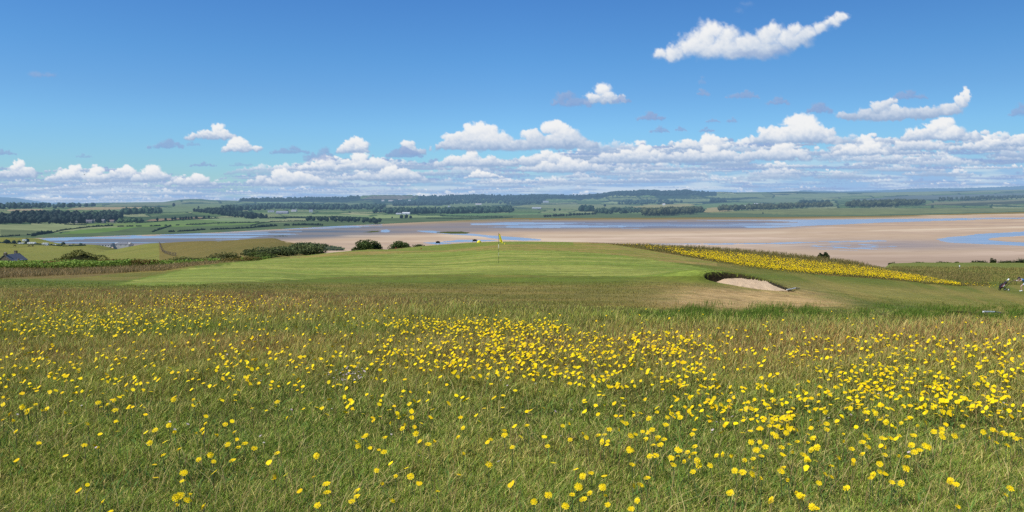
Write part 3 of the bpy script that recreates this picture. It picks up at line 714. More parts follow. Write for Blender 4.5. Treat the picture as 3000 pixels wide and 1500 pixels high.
def build_grass():
    r = np.random.default_rng(21)
    # meadow
    N_ = 640000
    px = r.uniform(-450, 3450, N_); py = 836 + (1570 - 836) * r.random(N_) ** 0.93
    top = curve(MEADOW_TOP, px)
    keep = py > top + (fbm(px / 60, px * 0, 3, 2) - .5) * 14
    px, py = px[keep], py[keep]; n = len(px)
    x, s = near.hit(px, py); s = np.nan_to_num(s, nan=300.)
    col, br = meadow_col(px, py, x, s)
    f = sst(1250, 1000, py); g = sst(1000, 930, py)
    tuft = fbm(x / .35, s / .35, 3, 5)
    edge = sst(0, 45, py - curve(MEADOW_TOP, px))
    h = (0.052 + 0.03 * f + 0.035 * g) * (0.3 + 1.4 * tuft) * r.uniform(.6, 1.35, n) * (0.35 + 0.65 * edge)
    lean = r.uniform(.25, 1.25, n) * (1 - .25 * f)
    wid = r.uniform(.0025, .0055, n) * (1 + .5 * (r.random(n) < .08))
    v = r.random(n)
    straw = lin((186, 168, 108)); dkg = lin((74, 88, 34)); lgt = lin((140, 156, 76)); red = lin((142, 108, 70))
    col = col * r.uniform(.45, 1.65, n)[:, None]
    q = v < .15; col[q] = straw * r.uniform(.6, 1.1, q.sum())[:, None]; h[q] *= 1.15
    q = (v > .15) & (v < .28); col[q] = dkg * r.uniform(.6, 1.2, q.sum())[:, None]
    q = (v > .28) & (v < .46); col[q] = lgt * r.uniform(.7, 1.1, q.sum())[:, None]
    q = (v > .46) & (v < .46 + .16 * br); col[q] = red * r.uniform(.7, 1.2, q.sum())[:, None]
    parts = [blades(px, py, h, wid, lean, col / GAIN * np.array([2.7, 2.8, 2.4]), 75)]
    # tall thin seed stalks
    N_ = 26000
    px = r.uniform(-450, 3450, N_); py = 850 + 720 * r.random(N_) ** .9
    keep = py > curve(MEADOW_TOP, px) + 6
    px, py = px[keep], py[keep]; n = len(px)
    x, s = near.hit(px, py); s = np.nan_to_num(s, nan=300.)
    c, br = meadow_col(px, py, x, s)
    k2 = r.random(n) < .25 + .75 * br
    px, py = px[k2], py[k2]; n = len(px); br = br[k2]
    h = r.uniform(.09, .22, n); col = np.where((r.random(n) < .6)[:, None], lin((186, 156, 104)), lin((128, 92, 66))) * r.uniform(.6, 1.15, n)[:, None]
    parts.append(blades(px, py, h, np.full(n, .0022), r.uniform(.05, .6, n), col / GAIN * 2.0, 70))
    # the same sward carried on beside the view
    n = 170000
    ys = 1.6 + 10.4 * r.random(n) ** 1.25; xs = np.where(r.random(n) < .5, -1, 1) * (.70 * ys + r.random(n) * (4.0 + .25 * ys))
    n3 = fbm(xs / .35, ys / .35, 3, 5)
    cc = np.where((r.random(n) < .16)[:, None], lin((186, 168, 108)), lin((112, 116, 52)) + (lin((140, 124, 66)) - lin((112, 116, 52))) * fbm(xs, ys, 3, 1)[:, None]) * r.uniform(.65, 1.4, n)[:, None]
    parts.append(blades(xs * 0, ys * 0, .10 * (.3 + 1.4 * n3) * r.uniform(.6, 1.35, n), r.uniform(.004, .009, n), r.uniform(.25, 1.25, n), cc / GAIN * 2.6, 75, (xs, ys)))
    # long arching blades among the short ones near the viewer
    N_ = 5200
    px = r.uniform(-450, 3450, N_); py = 1080 + 500 * r.random(N_) ** .8
    k2 = fbm(px / 150, py / 70, 3, 6) > .44; px, py = px[k2], py[k2]; n = len(px)
    cc = np.where((r.random(n) < .45)[:, None], lin((176, 160, 104)), lin((112, 140, 62))) * r.uniform(.7, 1.25, n)[:, None]
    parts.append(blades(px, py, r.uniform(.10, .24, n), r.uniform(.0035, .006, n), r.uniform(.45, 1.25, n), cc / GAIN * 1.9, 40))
    # broad leaves low in the sward near the viewer
    N_ = 16000
    px = r.uniform(-450, 3450, N_); py = r.uniform(1080, 1570, N_)
    cl = fbm(px / 120, py / 60, 3, 4); k2 = cl > .5; px, py = px[k2], py[k2]; n = len(px)
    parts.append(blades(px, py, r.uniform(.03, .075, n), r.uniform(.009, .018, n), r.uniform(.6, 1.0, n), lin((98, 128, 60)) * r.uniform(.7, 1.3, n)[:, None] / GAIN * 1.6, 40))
    def emit(parts, name, label):
        V = []; Q = []; T = []; C = []; o = 0
        for v_, q_, t_, c_ in parts:
            V.append(v_); Q.append(q_ + o); T.append(t_ + o); C.append(c_); o += len(v_)
        ob = mesh_np(name, np.concatenate(V), [np.concatenate(Q), np.concatenate(T)], M_GRASS, cols=np.concatenate(C))
        tag(ob, label, 'grass', None, 'stuff')
    emit(parts, 'meadow_grass', 'rough meadow grass, green and brown, filling the foreground')
    # short rough in front of the green and the surrounds
    parts = []
    N_ = 90000
    px = r.uniform(-450, 3450, N_); py = r.uniform(812, 912, N_)
    lo = curve(MEADOW_TOP, px) + 6
    hi = np.interp(px, [-450, 0, 350, 900, 1400, 1900, 2250, 2600, 3450], [815, 815, 834, 832, 828, 826, 842, 870, 900])
    k2 = (py < lo) & (py > hi); px, py = px[k2], py[k2]; n = len(px)
    x, s = near.hit(px, py); s = np.nan_to_num(s, nan=300.)
    zz = near.at(x, s); c = near_paint(x, s, zz) * r.uniform(.75, 1.35, n)[:, None]
    q = r.random(n) < .14; c[q] = alb(198, 178, 122) * r.uniform(.7, 1.1, q.sum())[:, None]
    wn = 1.2 * gau(px, py, 2200, 872, 230, 28)
    k2 = r.random(n) > .8 * np.clip(wn, 0, 1); px, py, x, s, c, wn = px[k2], py[k2], x[k2], s[k2], c[k2], wn[k2]; n = len(px)
    h = r.uniform(.03, .085, n) * (.6 + .8 * fbm(x / 2, s / 1.4, 3, 1)) * (1 - .7 * np.clip(wn, 0, 1))
    parts.append(blades(px, py, h, np.full(n, .006), r.uniform(.2, .9, n), c * 1.05, 75))
    # bright tufts along the right edge of the meadow
    N_ = 22000
    px = r.uniform(1850, 3450, N_); py = 900 + r.normal(18, 13, N_); k2 = (py > 890) & (py < 952); px, py = px[k2], py[k2]
    k2 = fbm(px / 70, py / 18, 3, 3) > .52; px, py = px[k2], py[k2]; n = len(px)
    parts.append(blades(px, py, r.uniform(.07, .22, n), np.full(n, .006), r.uniform(.1, .6, n), lin((104, 128, 46)) * r.uniform(.5, 1.35, n)[:, None] / GAIN * 1.5, 60))
    # turf hanging over the bunker lip
    n = 340
    a = r.uniform(0.05, math.pi + .45, n)
    bx, by, rx, ry = BK[0][:4]; tilt = BK[0][7]
    X = bx + rx * np.cos(a) * r.uniform(1.02, 1.12, n); Y = by + ry * np.sin(a) * r.uniform(1.02, 1.2, n) + tilt * (X - bx)
    pxx, pyy = proj(X, Y, near.at(X, Y))
    parts.append(blades(pxx, pyy - 1, r.uniform(.02, .06, n), np.full(n, .006), r.uniform(.3, .9, n), lin((104, 122, 52)) * r.uniform(.5, 1.3, n)[:, None] / GAIN, 60))
    emit(parts, 'rough_grass', 'short straw flecked rough grass in front of the green')
    # tall grass along the right-hand crest, under and behind the yellow flowers
    parts = []
    N_ = 95000
    px = r.uniform(1725, 2900, N_); py = curve(STRIP_LO, px) + 4 - r.random(N_) * 75
    x, s = near.hit(px, py); k2 = ~np.isnan(s) & (s > 72) & (s < 134)
    px, py, x, s = px[k2], py[k2], x[k2], s[k2]; n = len(px)
    inner = inpoly(px, py, STRIP_UP + STRIP_LO[::-1])
    c = np.where((r.random(n) < .5)[:, None], lin((128, 116, 62)), lin((152, 132, 84))) * r.uniform(.65, 1.3, n)[:, None]
    c = np.where((r.random(n) < .3)[:, None], lin((98, 104, 50)), c)
    h = np.where(inner, r.uniform(.2, .4, n), r.uniform(.25, .6, n)) * sst(1725, 1850, px) * (.25 + .75 * sst(0, 14, curve(STRIP_LO, px) + 4 - py)) + .05
    parts.append(blades(px, py, h, np.full(n, .01), r.uniform(.1, .7, n), c / GAIN * 1.6, 140))
    emit(parts, 'tall_grass', 'tall wispy grass along the crest right of the green')
    # rough ground at the far right
    parts = []
    N_ = 70000
    px = r.uniform(2560, 3450, N_); py = r.uniform(778, 850, N_)
    x, s = near.hit(px, py); k2 = ~np.isnan(s) & (s > 74) & (s < 198) & (py < 833 + .012 * (px - 2800)) & ((s > 96) | (px > 2700))
    px, py, x, s = px[k2], py[k2], x[k2], s[k2]; n = len(px)
    t2 = fbm(x / 3.5, s / 3, 3, 1)
    c = np.where((t2 > .5)[:, None], lin((134, 124, 68)), lin((112, 118, 58))) * r.uniform(.65, 1.35, n)[:, None]
    parts.append(blades(px, py, r.uniform(.15, .5, n) * (.4 + 1.1 * t2), np.full(n, .012), r.uniform(.1, .9, n), c / GAIN * 2.1, 200))
    emit(parts, 'tall_grass', 'tussocky olive rough grass below the crest at the far right')
    # brown grass band on the left
    parts = []
    N_ = 60000
    px = r.uniform(-450, 760, N_); py = r.uniform(762, 822, N_)
    x, s = near.hit(px, py); k2 = ~np.isnan(s) & (s > 40) & (s < 84) & (py < np.interp(px, [-450, 0, 150, 300, 480, 560, 640, 760], [818, 815, 809, 802, 794, 780, 770, 764]))
    px, py, x, s = px[k2], py[k2], x[k2], s[k2]; n = len(px)
    c = np.where((r.random(n) < .65)[:, None], lin((168, 144, 102)), lin((118, 108, 62))) * r.uniform(.7, 1.3, n)[:, None]
    h = r.uniform(.14, .36, n) * np.interp(px, [-450, 0, 400, 640, 760], [1, 1, .9, .5, .3])
    parts.append(blades(px, py, h, np.full(n, .01), r.uniform(.1, .7, n), c / GAIN * 1.6, 90))
    emit(parts, 'tall_grass', 'band of pale brown seeding grass in front of the bracken')
build_grass()

# ------------------------------------------------------------------ leaves, bushes, trees ---------------------------
def cards(P_, size, r, flat=0.0):
    n = len(P_)
    nrm = r.normal(size=(n, 3)); nrm[:, 2] = np.abs(nrm[:, 2]) + flat; nrm /= np.linalg.norm(nrm, axis=1)[:, None]
    a = np.cross(nrm, r.normal(size=(n, 3))); a /= np.linalg.norm(a, axis=1)[:, None]; b = np.cross(nrm, a)
    sz = (size * r.uniform(.6, 1.4, n))[:, None]
    V = np.stack([P_ - a * sz, P_ - b * sz * .6, P_ + a * sz, P_ + b * sz * .6], 1).reshape(-1, 3)
    return V, np.arange(n * 4).reshape(n, 4)
def lump_points(n, rx, ry, h, r, lumps=9, low=.1):
    """points on the shells of lumps that fill a half-ellipsoid of the given size"""
    c = []
    while len(c) < lumps:
        q = r.uniform(-1, 1, 3); q[2] = r.uniform(low, .82)
        if q[0] ** 2 + q[1] ** 2 + (q[2]) ** 2 < .80: c.append(q)
    c = np.array(c); rad = r.uniform(.26, .46, lumps)
    i = r.integers(0, lumps, n); d = r.normal(size=(n, 3)); d /= np.linalg.norm(d, axis=1)[:, None]
    P_ = c[i] + d * (rad[i] * r.uniform(.7, 1.05, n))[:, None]
    P_[:, 2] = np.abs(P_[:, 2])
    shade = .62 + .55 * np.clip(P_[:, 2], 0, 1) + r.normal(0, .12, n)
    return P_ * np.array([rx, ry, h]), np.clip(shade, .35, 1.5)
def bush_mesh(name, rx, ry, h, n, size, c1, c2, seed, parent=None, haze=0.0, lumps=9):
    r = np.random.default_rng(seed)
    P_, sh = lump_points(n, rx, ry, h, r, lumps, low=.05)
    V, Q = cards(P_, size, r, .3)
    c = alb(*c1) + (alb(*c2) - alb(*c1)) * r.random(n)[:, None]
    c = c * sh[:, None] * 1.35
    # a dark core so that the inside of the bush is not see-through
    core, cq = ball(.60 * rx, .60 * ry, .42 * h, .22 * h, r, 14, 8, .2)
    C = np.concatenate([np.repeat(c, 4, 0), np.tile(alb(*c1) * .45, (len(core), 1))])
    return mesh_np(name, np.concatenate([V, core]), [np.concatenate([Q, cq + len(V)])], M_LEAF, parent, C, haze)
def ball(rx, ry, rz, cz, r, nu=9, nv=6, amp=.14):
    th = np.linspace(0, 2 * math.pi, nu, endpoint=False); ph = np.linspace(-math.pi / 2 * .98, math.pi / 2 * .98, nv)
    PH, TH = np.meshgrid(ph, th, indexing='ij')
    k = 1 + amp * r.normal(size=PH.shape)
    V = np.stack([rx * np.cos(PH) * np.cos(TH) * k, ry * np.cos(PH) * np.sin(TH) * k, cz + rz * np.sin(PH) * k], -1).reshape(-1, 3)
    i = np.arange(nu * nv).reshape(nv, nu); j = np.roll(i, -1, 1)
    return V, np.stack([i[:-1], j[:-1], j[1:], i[1:]], -1).reshape(-1, 4)
def bush(px, py, wpx, hpx, label, c1=(52, 72, 34), c2=(98, 120, 56), n=2600, seed=1, depth=.7, land=None, name='bush', cat='bush', group=None, smin=0.0, size=None, s=None):
    land = land or near
    if s is None: x, s = [float(v[0]) for v in land.hit([px], [py], 0, smin)]
    else: x = float(k_of(px, py)) * s
    given = hpx; w = wpx * s / F
    z = float(land.at(x, s)); top_ = E - s * float(t_of(py - hpx)); h = float(np.clip(top_ - z, hpx * s / F, 1.08 * hpx * s / F)); z = top_ - h
    sz = size or max(.055 * min(w, h * 1.6), .5 * s / 745)
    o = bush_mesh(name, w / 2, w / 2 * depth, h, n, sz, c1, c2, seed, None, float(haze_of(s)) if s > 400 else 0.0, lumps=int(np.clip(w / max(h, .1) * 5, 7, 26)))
    o.location = (x, s, z - .06 * h); tag(o, label, cat, group)
    return o
# crests hide some of these feet: give those their own distance
bush(236, 774, 150, 42, 'large windswept olive green thorn bush rising above the bracken on the left', (70, 76, 30), (126, 126, 62), 9000, 3, s=84, size=.075)
bush(385, 766, 60, 10, 'low dead brown shrub to the right of the large thorn bush', (96, 72, 48), (140, 112, 70), 700, 4, s=86)
bush(765, 766, 165, 26, 'dark green thorn bush at the left edge of the green below the dune thicket', (64, 76, 34), (112, 124, 58), 8000, 5, s=98, size=.085)
bush(655, 762, 110, 22, 'olive bush mixed with seeding weeds left of the dark thorn bush', (84, 88, 44), (140, 138, 80), 2400, 6, s=92)
bush(885, 744, 130, 30, 'middle mound of the grey green thicket covering the dune', (84, 96, 56), (130, 140, 86), 5200, 7, smin=118)
bush(795, 746, 150, 26, 'left mound of the grey green thicket covering the dune', (80, 92, 52), (126, 136, 82), 5200, 8, smin=118)
bush(955, 742, 110, 24, 'right mound of the grey green thicket dropping towards the sand', (86, 98, 58), (132, 140, 88), 5200, 9, smin=118)
bush(900, 722, 120, 14, 'dark upper mound of the thicket on the dune skyline', (66, 82, 50), (104, 122, 76), 3000, 10, smin=118)
bush(820, 700, 70, 9, 'low dark shrub on the dune top left of the bare sand streak', (60, 78, 46), (96, 112, 66), 900, 12, smin=150)
bush(1080, 733, 96, 28, 'rounded dark green bush behind the mown crest left of the tees', (62, 78, 38), (104, 122, 60), 4200, 13, s=140)
bush(1172, 729, 78, 22, 'dark bush with a bare twig on top behind the red tee markers', (64, 80, 40), (106, 124, 62), 2800, 14, s=142)
bush(1225, 722, 40, 7, 'low green scrub right of the bush with a bare twig', (70, 84, 46), (110, 120, 70), 500, 15, s=150)
bush(2413, 760, 36, 25, 'small round dark bush in the tall grass above the yellow flowers', (46, 58, 30), (80, 96, 46), 1500, 16, s=104)
for i, (px, py, w, h, lb) in enumerate([(2615, 777, 32, 9, 'low dark bush nearest the corner of the tall grass on the lower right edge'), (2695, 774, 40, 7, 'long low bush second along the lower right edge'),
        (2765, 773, 48, 8, 'flat dark green scrub along the middle of the lower right edge'), (2802, 773, 16, 6, 'tiny dark bush just left of the gap in the edge scrub'),
        (2868, 771, 54, 8, 'low scrub leading up to the round bush on the lower right edge'), (2908, 771, 22, 14, 'round upright dark bush on the lower right edge'),
        (2945, 771, 46, 8, 'thin scrub with a bare stem right of the round bush'), (2992, 771, 52, 13, 'dense dark bush where the lower right edge meets the frame')]):
    bush(px, py, w, h, lb, (44, 58, 30), (84, 98, 48), 700, 30 + i, s=262)
bush(560, 769, 150, 17, 'long low olive scrub between the brown grass and the dune left of centre', (78, 88, 42), (124, 132, 68), 3000, 46, s=90, size=.075)
tw = bush(1100, 760, 40, 6, 'tuft of weeds on the mown slope below the rounded bush', (90, 96, 46), (136, 130, 76), 260, 45, s=100) if False else None

# bracken band ---------------------------------------------------------------------------------------------------
def build_bracken():
    r = np.random.default_rng(8)
    px = r.uniform(-450, 790, 66000); dep = r.random(len(px))
    s = np.interp(px, [-450, 0, 300, 560, 720, 790], [63, 63, 63, 70, 82, 88]) + dep * 15
    x = kk(px) * s; z = near.at(x, s)
    n = len(px); hh = (.45 + .5 * fbm(x / 2.2, s / 2, 3, 2)) * r.random(n) ** .5 * np.interp(px, [0, 300, 600, 720, 790], [1.0, .95, .9, .8, .3])
    V, Q = cards(np.stack([x, s, z + hh], -1), np.full(n, .085), r, .5)
    c = lin((104, 138, 46)) + (lin((152, 172, 80)) - lin((104, 138, 46))) * r.random(n)[:, None]
    c = np.where((fbm(x / 3, s / 3, 3, 1) > .60)[:, None], lin((120, 104, 52)), c)
    c = c * (.5 + .9 * hh / .8)[:, None] / GAIN * 1.35
    o = mesh_np('bracken', V, [Q], M_LEAF, None, np.repeat(c, 4, 0), 0.0)
    tag(o, 'band of bright green bracken behind the brown grass on the left', 'bracken', None, 'stuff')
build_bracken()

# far trees: shapes made once, placed many times in one mesh for each wood -----------------------------------------
def tree_proto(kind, seed):
    r = np.random.default_rng(seed)
    if kind == 'pine':
        rx, h, z0 = .34, .62, .26
    elif kind == 'scrub':
        rx, h, z0 = .55, .70, .12
    else:
        rx, h, z0 = .46, .90, .06
    n = 46
    P_, sh = lump_points(n, rx, rx, h, r, 5, low=.1); P_[:, 2] += z0
    V, Q = cards(P_, np.full(n, .085), r, .25)
    b, bq = ball(rx * .86, rx * .86, h * .48, z0 + h * .46, r, 8, 5, .16)
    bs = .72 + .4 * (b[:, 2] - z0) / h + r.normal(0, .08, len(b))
    tv = np.array([[-.018, 0, 0], [.018, 0, 0], [.012, 0, z0 + .2], [-.012, 0, z0 + .2], [0, -.018, 0], [0, .018, 0], [0, .012, z0 + .2], [0, -.012, z0 + .2]])
    tq = np.array([[0, 1, 2, 3], [4, 5, 6, 7]])
    V = np.concatenate([V, b, tv]); Q = np.concatenate([Q, bq + 4 * n, tq + 4 * n + len(b)])
    S_ = np.concatenate([np.repeat(sh, 4), bs, np.full(8, -1.0)])
    return V, Q, S_
PROTO = {k: [tree_proto(k, 50 + i) for i in range(5)] for k in ('round', 'pine', 'scrub')}
def wood(poly, n, hm, kind, c1, c2, label, seed, wide=1.0, land=None):
    """trees scattered through a wood's outline; too many to count, one object"""
    r = np.random.default_rng(seed); land = land or far
    x0 = min(a for a, _ in poly); x1 = max(a for a, _ in poly); y0 = min(b for _, b in poly); y1 = max(b for _, b in poly)
    px = r.uniform(x0, x1, n * 14); py = r.uniform(y0, y1, n * 14)
    k2 = inpoly(px, py, poly); px, py = px[k2][:n], py[k2][:n]
    x, s = land.hit(px, py); ok = ~np.isnan(s); x, s = x[ok], s[ok]; z = land.at(x, s)
    VV = []; QQ = []; CC = []; HH = []; o = 0
    for i in range(len(x)):
        V, Q, S_ = PROTO[kind][r.integers(0, 5)]
        h = hm * r.uniform(.55, 1.35); a = r.uniform(0, 6.28); ca, sa = math.cos(a), math.sin(a)
        W = V * np.array([h * wide, h * wide, h]); W = np.stack([W[:, 0] * ca - W[:, 1] * sa + x[i], W[:, 0] * sa + W[:, 1] * ca + s[i], W[:, 2] + z[i] - .02 * h], -1)
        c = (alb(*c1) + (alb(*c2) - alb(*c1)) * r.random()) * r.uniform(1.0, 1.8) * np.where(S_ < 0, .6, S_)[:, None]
        VV.append(W); QQ.append(Q + o); CC.append(c); HH.append(np.full(len(V), haze_of(s[i]))); o += len(V)
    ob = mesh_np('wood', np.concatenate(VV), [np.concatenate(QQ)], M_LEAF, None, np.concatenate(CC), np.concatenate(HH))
    tag(ob, label, 'wood', None, 'stuff'); return ob
DK1, DK2 = (24, 42, 40), (40, 60, 50)  # very dark foliage: cloud shadow on the left wood put into its colour
G1, G2 = (48, 74, 52), (86, 112, 70)
B1c, B2c = (44, 68, 60), (66, 92, 76)
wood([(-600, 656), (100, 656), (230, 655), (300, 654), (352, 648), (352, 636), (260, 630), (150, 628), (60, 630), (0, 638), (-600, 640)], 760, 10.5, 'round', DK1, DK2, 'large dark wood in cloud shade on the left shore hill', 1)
wood([(240, 640), (352, 646), (356, 634), (300, 628)], 90, 13, 'round', (34, 54, 48), (58, 80, 58), 'taller lighter edge of the dark left wood', 2)
wood([(560, 620), (625, 616), (700, 624), (760, 634), (785, 640), (740, 642), (680, 636), (600, 625)], 230, 10, 'round', (26, 44, 38), (46, 66, 48), 'dark strip of trees running down the hill spur', 3)
wood([(340, 655), (385, 653), (420, 652), (400, 646), (350, 648)], 45, 9, 'scrub', (60, 84, 52), (96, 120, 74), 'loose grey green copse at the foot of the tan field', 4)
wood([(404, 627), (470, 626), (478, 619), (410, 619)], 60, 15, 'round', (50, 76, 58), (78, 104, 72), 'copse behind the dark green field', 5)
wood([(355, 630), (402, 628), (400, 622), (360, 622)], 36, 15, 'round', (44, 66, 52), (66, 92, 64), 'dense copse between the dark wood and the lighter trees', 6)
wood([(-600, 614), (0, 613), (140, 611), (280, 607), (276, 602), (100, 603), (-600, 606)], 360, 18, 'round', B1c, B2c, 'hazy belt of trees below the blue mountain', 7)
wood([(1878, 635), (1960, 633), (2062, 625), (2064, 619), (1990, 621), (1885, 628)], 338, 21, 'pine', (60, 68, 46), (96, 102, 68), 'tall plantation of thin pines on the far shore', 8)
wood([(1745, 627), (1830, 626), (1890, 622), (1870, 616), (1750, 617)], 130, 14, 'round', (46, 66, 54), (76, 98, 70), 'mixed wood left of the pine plantation', 9)
wood([(1695, 620), (1738, 621), (1736, 612), (1706, 611)], 46, 18, 'round', (34, 58, 52), (54, 82, 64), 'dense dark copse above the scrubby tree row', 10)
wood([(2105, 621), (2180, 618), (2250, 616), (2440, 607), (2432, 601), (2250, 606), (2112, 613)], 390, 20, 'pine', (58, 66, 46), (94, 100, 66), 'long pine belt right of the plantation', 11)
wood([(2340, 602), (2430, 600), (2432, 594), (2345, 592)], 90, 18, 'round', (36, 54, 48), (56, 78, 60), 'dark trees behind the right end of the pine belt', 12)
wood([(2474, 609), (2600, 608), (2690, 603), (2712, 596), (2600, 596), (2500, 599)], 429, 24, 'pine', (54, 64, 44), (88, 96, 62), 'broad pine wood above the dunes on the right', 13)
wood([(2740, 592), (2860, 588), (3000, 583), (3600, 578), (3600, 573), (2990, 577), (2760, 585)], 546, 23, 'pine', (54, 64, 48), (84, 94, 66), 'long dark wood reaching the right edge of the frame', 14)
wood([(1095, 626), (1200, 627), (1335, 627), (1334, 619), (1240, 618), (1100, 620)], 240, 15, 'round', B1c, (70, 96, 74), 'tree belt behind the pale barns in the middle', 15)
wood([(1336, 626), (1420, 625), (1505, 622), (1500, 613), (1400, 615), (1340, 618)], 220, 17, 'round', B1c, (70, 96, 74), 'wood right of the middle tree belt', 16)
wood([(750, 612), (830, 612), (930, 615), (1120, 614), (1128, 606), (960, 607), (850, 602), (760, 604)], 420, 19, 'round', B1c, (68, 94, 76), 'wide wood on the rising ground left of centre', 17)
wood([(640, 622), (700, 618), (790, 616), (800, 609), (720, 607), (650, 612)], 160, 16, 'round', B1c, (74, 98, 76), 'scattered wood above the hill spur', 18)
wood([(1150, 604), (1290, 601), (1320, 600), (1310, 592), (1150, 592)], 330, 20, 'round', (42, 66, 64), (58, 84, 76), 'dark forest below the white hillside houses', 19)
wood([(1290, 600), (1420, 596), (1520, 600), (1590, 596), (1600, 588), (1420, 586), (1300, 588)], 330, 20, 'round', (42, 66, 64), (60, 86, 78), 'forest on the lower slope under the central ridge', 20)
wood([(700, 590), (870, 589), (1000, 586), (1050, 582), (1052, 578), (860, 583), (712, 584)], 330, 20, 'round', (42, 66, 64), (58, 82, 76), 'forest along the skyline left of the bare hilltop', 21)
wood([(1230, 588), (1420, 584), (1600, 583), (1800, 576), (2060, 572), (2100, 566), (2000, 561), (1840, 563), (1700, 575), (1400, 574), (1230, 577)], 900, 20, 'round', (40, 62, 64), (54, 78, 76), 'forest covering the high central ridge', 22)
wood([(1810, 600), (1960, 599), (2000, 594), (1960, 588), (1820, 590)], 150, 17, 'round', B1c, (70, 96, 80), 'wood in the valley below the right end of the ridge', 23)
wood([(2080, 594), (2128, 593), (2130, 586), (2084, 586)], 60, 20, 'round', (36, 60, 56), (54, 80, 66), 'small square wood among the fields right of centre', 24)
wood([(1500, 600), (1570, 598), (1590, 592), (1510, 590)], 90, 18, 'round', B1c, (66, 92, 76), 'wood beside the farm in the middle distance', 25)

# trees one can tell apart -------------------------------------------------------------------------------------------
def tree(px, py, hpx, label, kind='round', c1=G1, c2=G2, seed=1, group=None, wide=1.0, land=None, name='tree', s=None):
    land = land or far
    if s is None: x, s = [float(v[0]) for v in land.hit([px], [py])]
    else: x = float(k_of(px, py)) * s
    if s != s: return None
    r = np.random.default_rng(seed); h = hpx * s / F; z = float(land.at(x, s))
    root = empty(name, (x, s, z), r.uniform(0, 6.28), label, 'tree', group)
    n = 110
    rx, hh, z0 = {'round': (.42, .84, .14), 'scrub': (.55, .78, .16), 'pine': (.3, .5, .45)}[kind]
    P_, sh = lump_points(n, rx * h * wide, rx * h * wide, hh * h, r, 7, low=.08); P_[:, 2] += z0 * h
    V, Q = cards(P_, np.full(n, .075 * h), r, .25)
    b, bq = ball(rx * h * .8 * wide, rx * h * .8 * wide, hh * h * .46, (z0 + hh * .46) * h, r, 10, 7, .15)
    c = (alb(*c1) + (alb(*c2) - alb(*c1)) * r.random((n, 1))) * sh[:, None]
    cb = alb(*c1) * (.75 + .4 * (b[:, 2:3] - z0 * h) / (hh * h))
    hz = float(haze_of(s))
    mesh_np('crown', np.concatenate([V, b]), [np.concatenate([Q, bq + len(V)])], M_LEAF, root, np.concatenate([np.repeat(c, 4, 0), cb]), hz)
    tv, tq = [], []
    for i in range(6):
        a = i * math.pi / 3
        tv += [(.035 * h * math.cos(a), .035 * h * math.sin(a), -.03 * h), (.018 * h * math.cos(a), .018 * h * math.sin(a), (z0 + .3) * h)]
    for i in range(6):
        j = (i + 1) % 6; tq.append((2 * i, 2 * j, 2 * j + 1, 2 * i + 1))
    mesh_np('trunk', np.array(tv), [np.array(tq)], M_LEAF, root, np.tile(alb(80, 68, 54), (12, 1)), hz)
    return root
for i, px in enumerate([461, 485, 505, 513, 529, 536, 545, 553, 561, 575, 598, 612]):
    py = np.interp(px, [461, 612], [648, 640])
    tree(px, py, 9.5 if i % 3 else 11, 'small round dark tree in the row along the tan field', 'round', (26, 44, 36), (48, 66, 46), 100 + i, 'row of trees along the tan field', land=far)
rr = np.random.default_rng(77)
for i in range(22):                                               # broadleaf plantation above the shore, two rows
    px = 900 + i * 10.2 + rr.uniform(-3, 3); py = np.interp(px, [896, 1115], [648, 655]) - (3.0 if i % 2 else 0)
    tree(px, py, rr.uniform(13, 16), 'leafy mid green tree in the long plantation block above the mudflats', 'round', (44, 70, 44), (84, 110, 62), 130 + i, 'trees of the plantation block', wide=1.25)
tree(1100, 656.5, 17, 'large dark tree at the right end of the plantation block', 'round', (36, 62, 44), (66, 94, 58), 160, None, 1.5)
for i, (px, py, h, wd, lb) in enumerate([(1176, 641, 12, 1.3, 'left dome of the isolated dark copse in the pale fields'), (1190, 641, 13, 1.3, 'middle dome of the isolated dark copse in the pale fields'), (1203, 641, 10, 1.2, 'right low dome of the isolated dark copse in the pale fields'), (1149, 640, 6, 1.0, 'lone small dark tree left of the isolated copse')]):
    tree(px, py, h, lb, 'round', (32, 56, 44), (58, 86, 56), 170 + i, None, wd)
for i in range(20):                                               # scrubby spaced trees on the far shore
    px = 1598 + i * 7.6 + rr.uniform(-2, 2); py = np.interp(px, [1595, 1745], [637, 629])
    tree(px, py, rr.uniform(7, 10), 'thin scrubby tree in the spaced row on the far shore', 'scrub', (58, 76, 52), (92, 106, 72), 180 + i, 'scrubby trees on the far shore')
for i, (px, py, h, lb) in enumerate([(1625, 619, 9, 'single dark tree between the farms on the far plain'), (1640, 618, 8, 'pair tree right of the single dark tree on the far plain'), (1772, 606, 9, 'tall narrow tree standing alone above the far plain'), (1276, 611, 7, 'lone tree in the green field under the forest'), (1016, 605, 8, 'dark tree in the middle of the brown moor field'),
        (509, 606, 12, 'leaning clump tree on the skyline fields at the left'), (582, 610, 7, 'small tree by the field wall right of the leaning clump'), (650, 606, 6, 'little tree at the corner of the skyline field'), (690, 608, 6, 'last little tree before the hill spur wood'), (2235, 627, 5, 'small dark bush tree on the green shore beside the dunes')]):
    tree(px, py, h, lb, 'round', (40, 62, 52), (66, 90, 66), 210 + i)
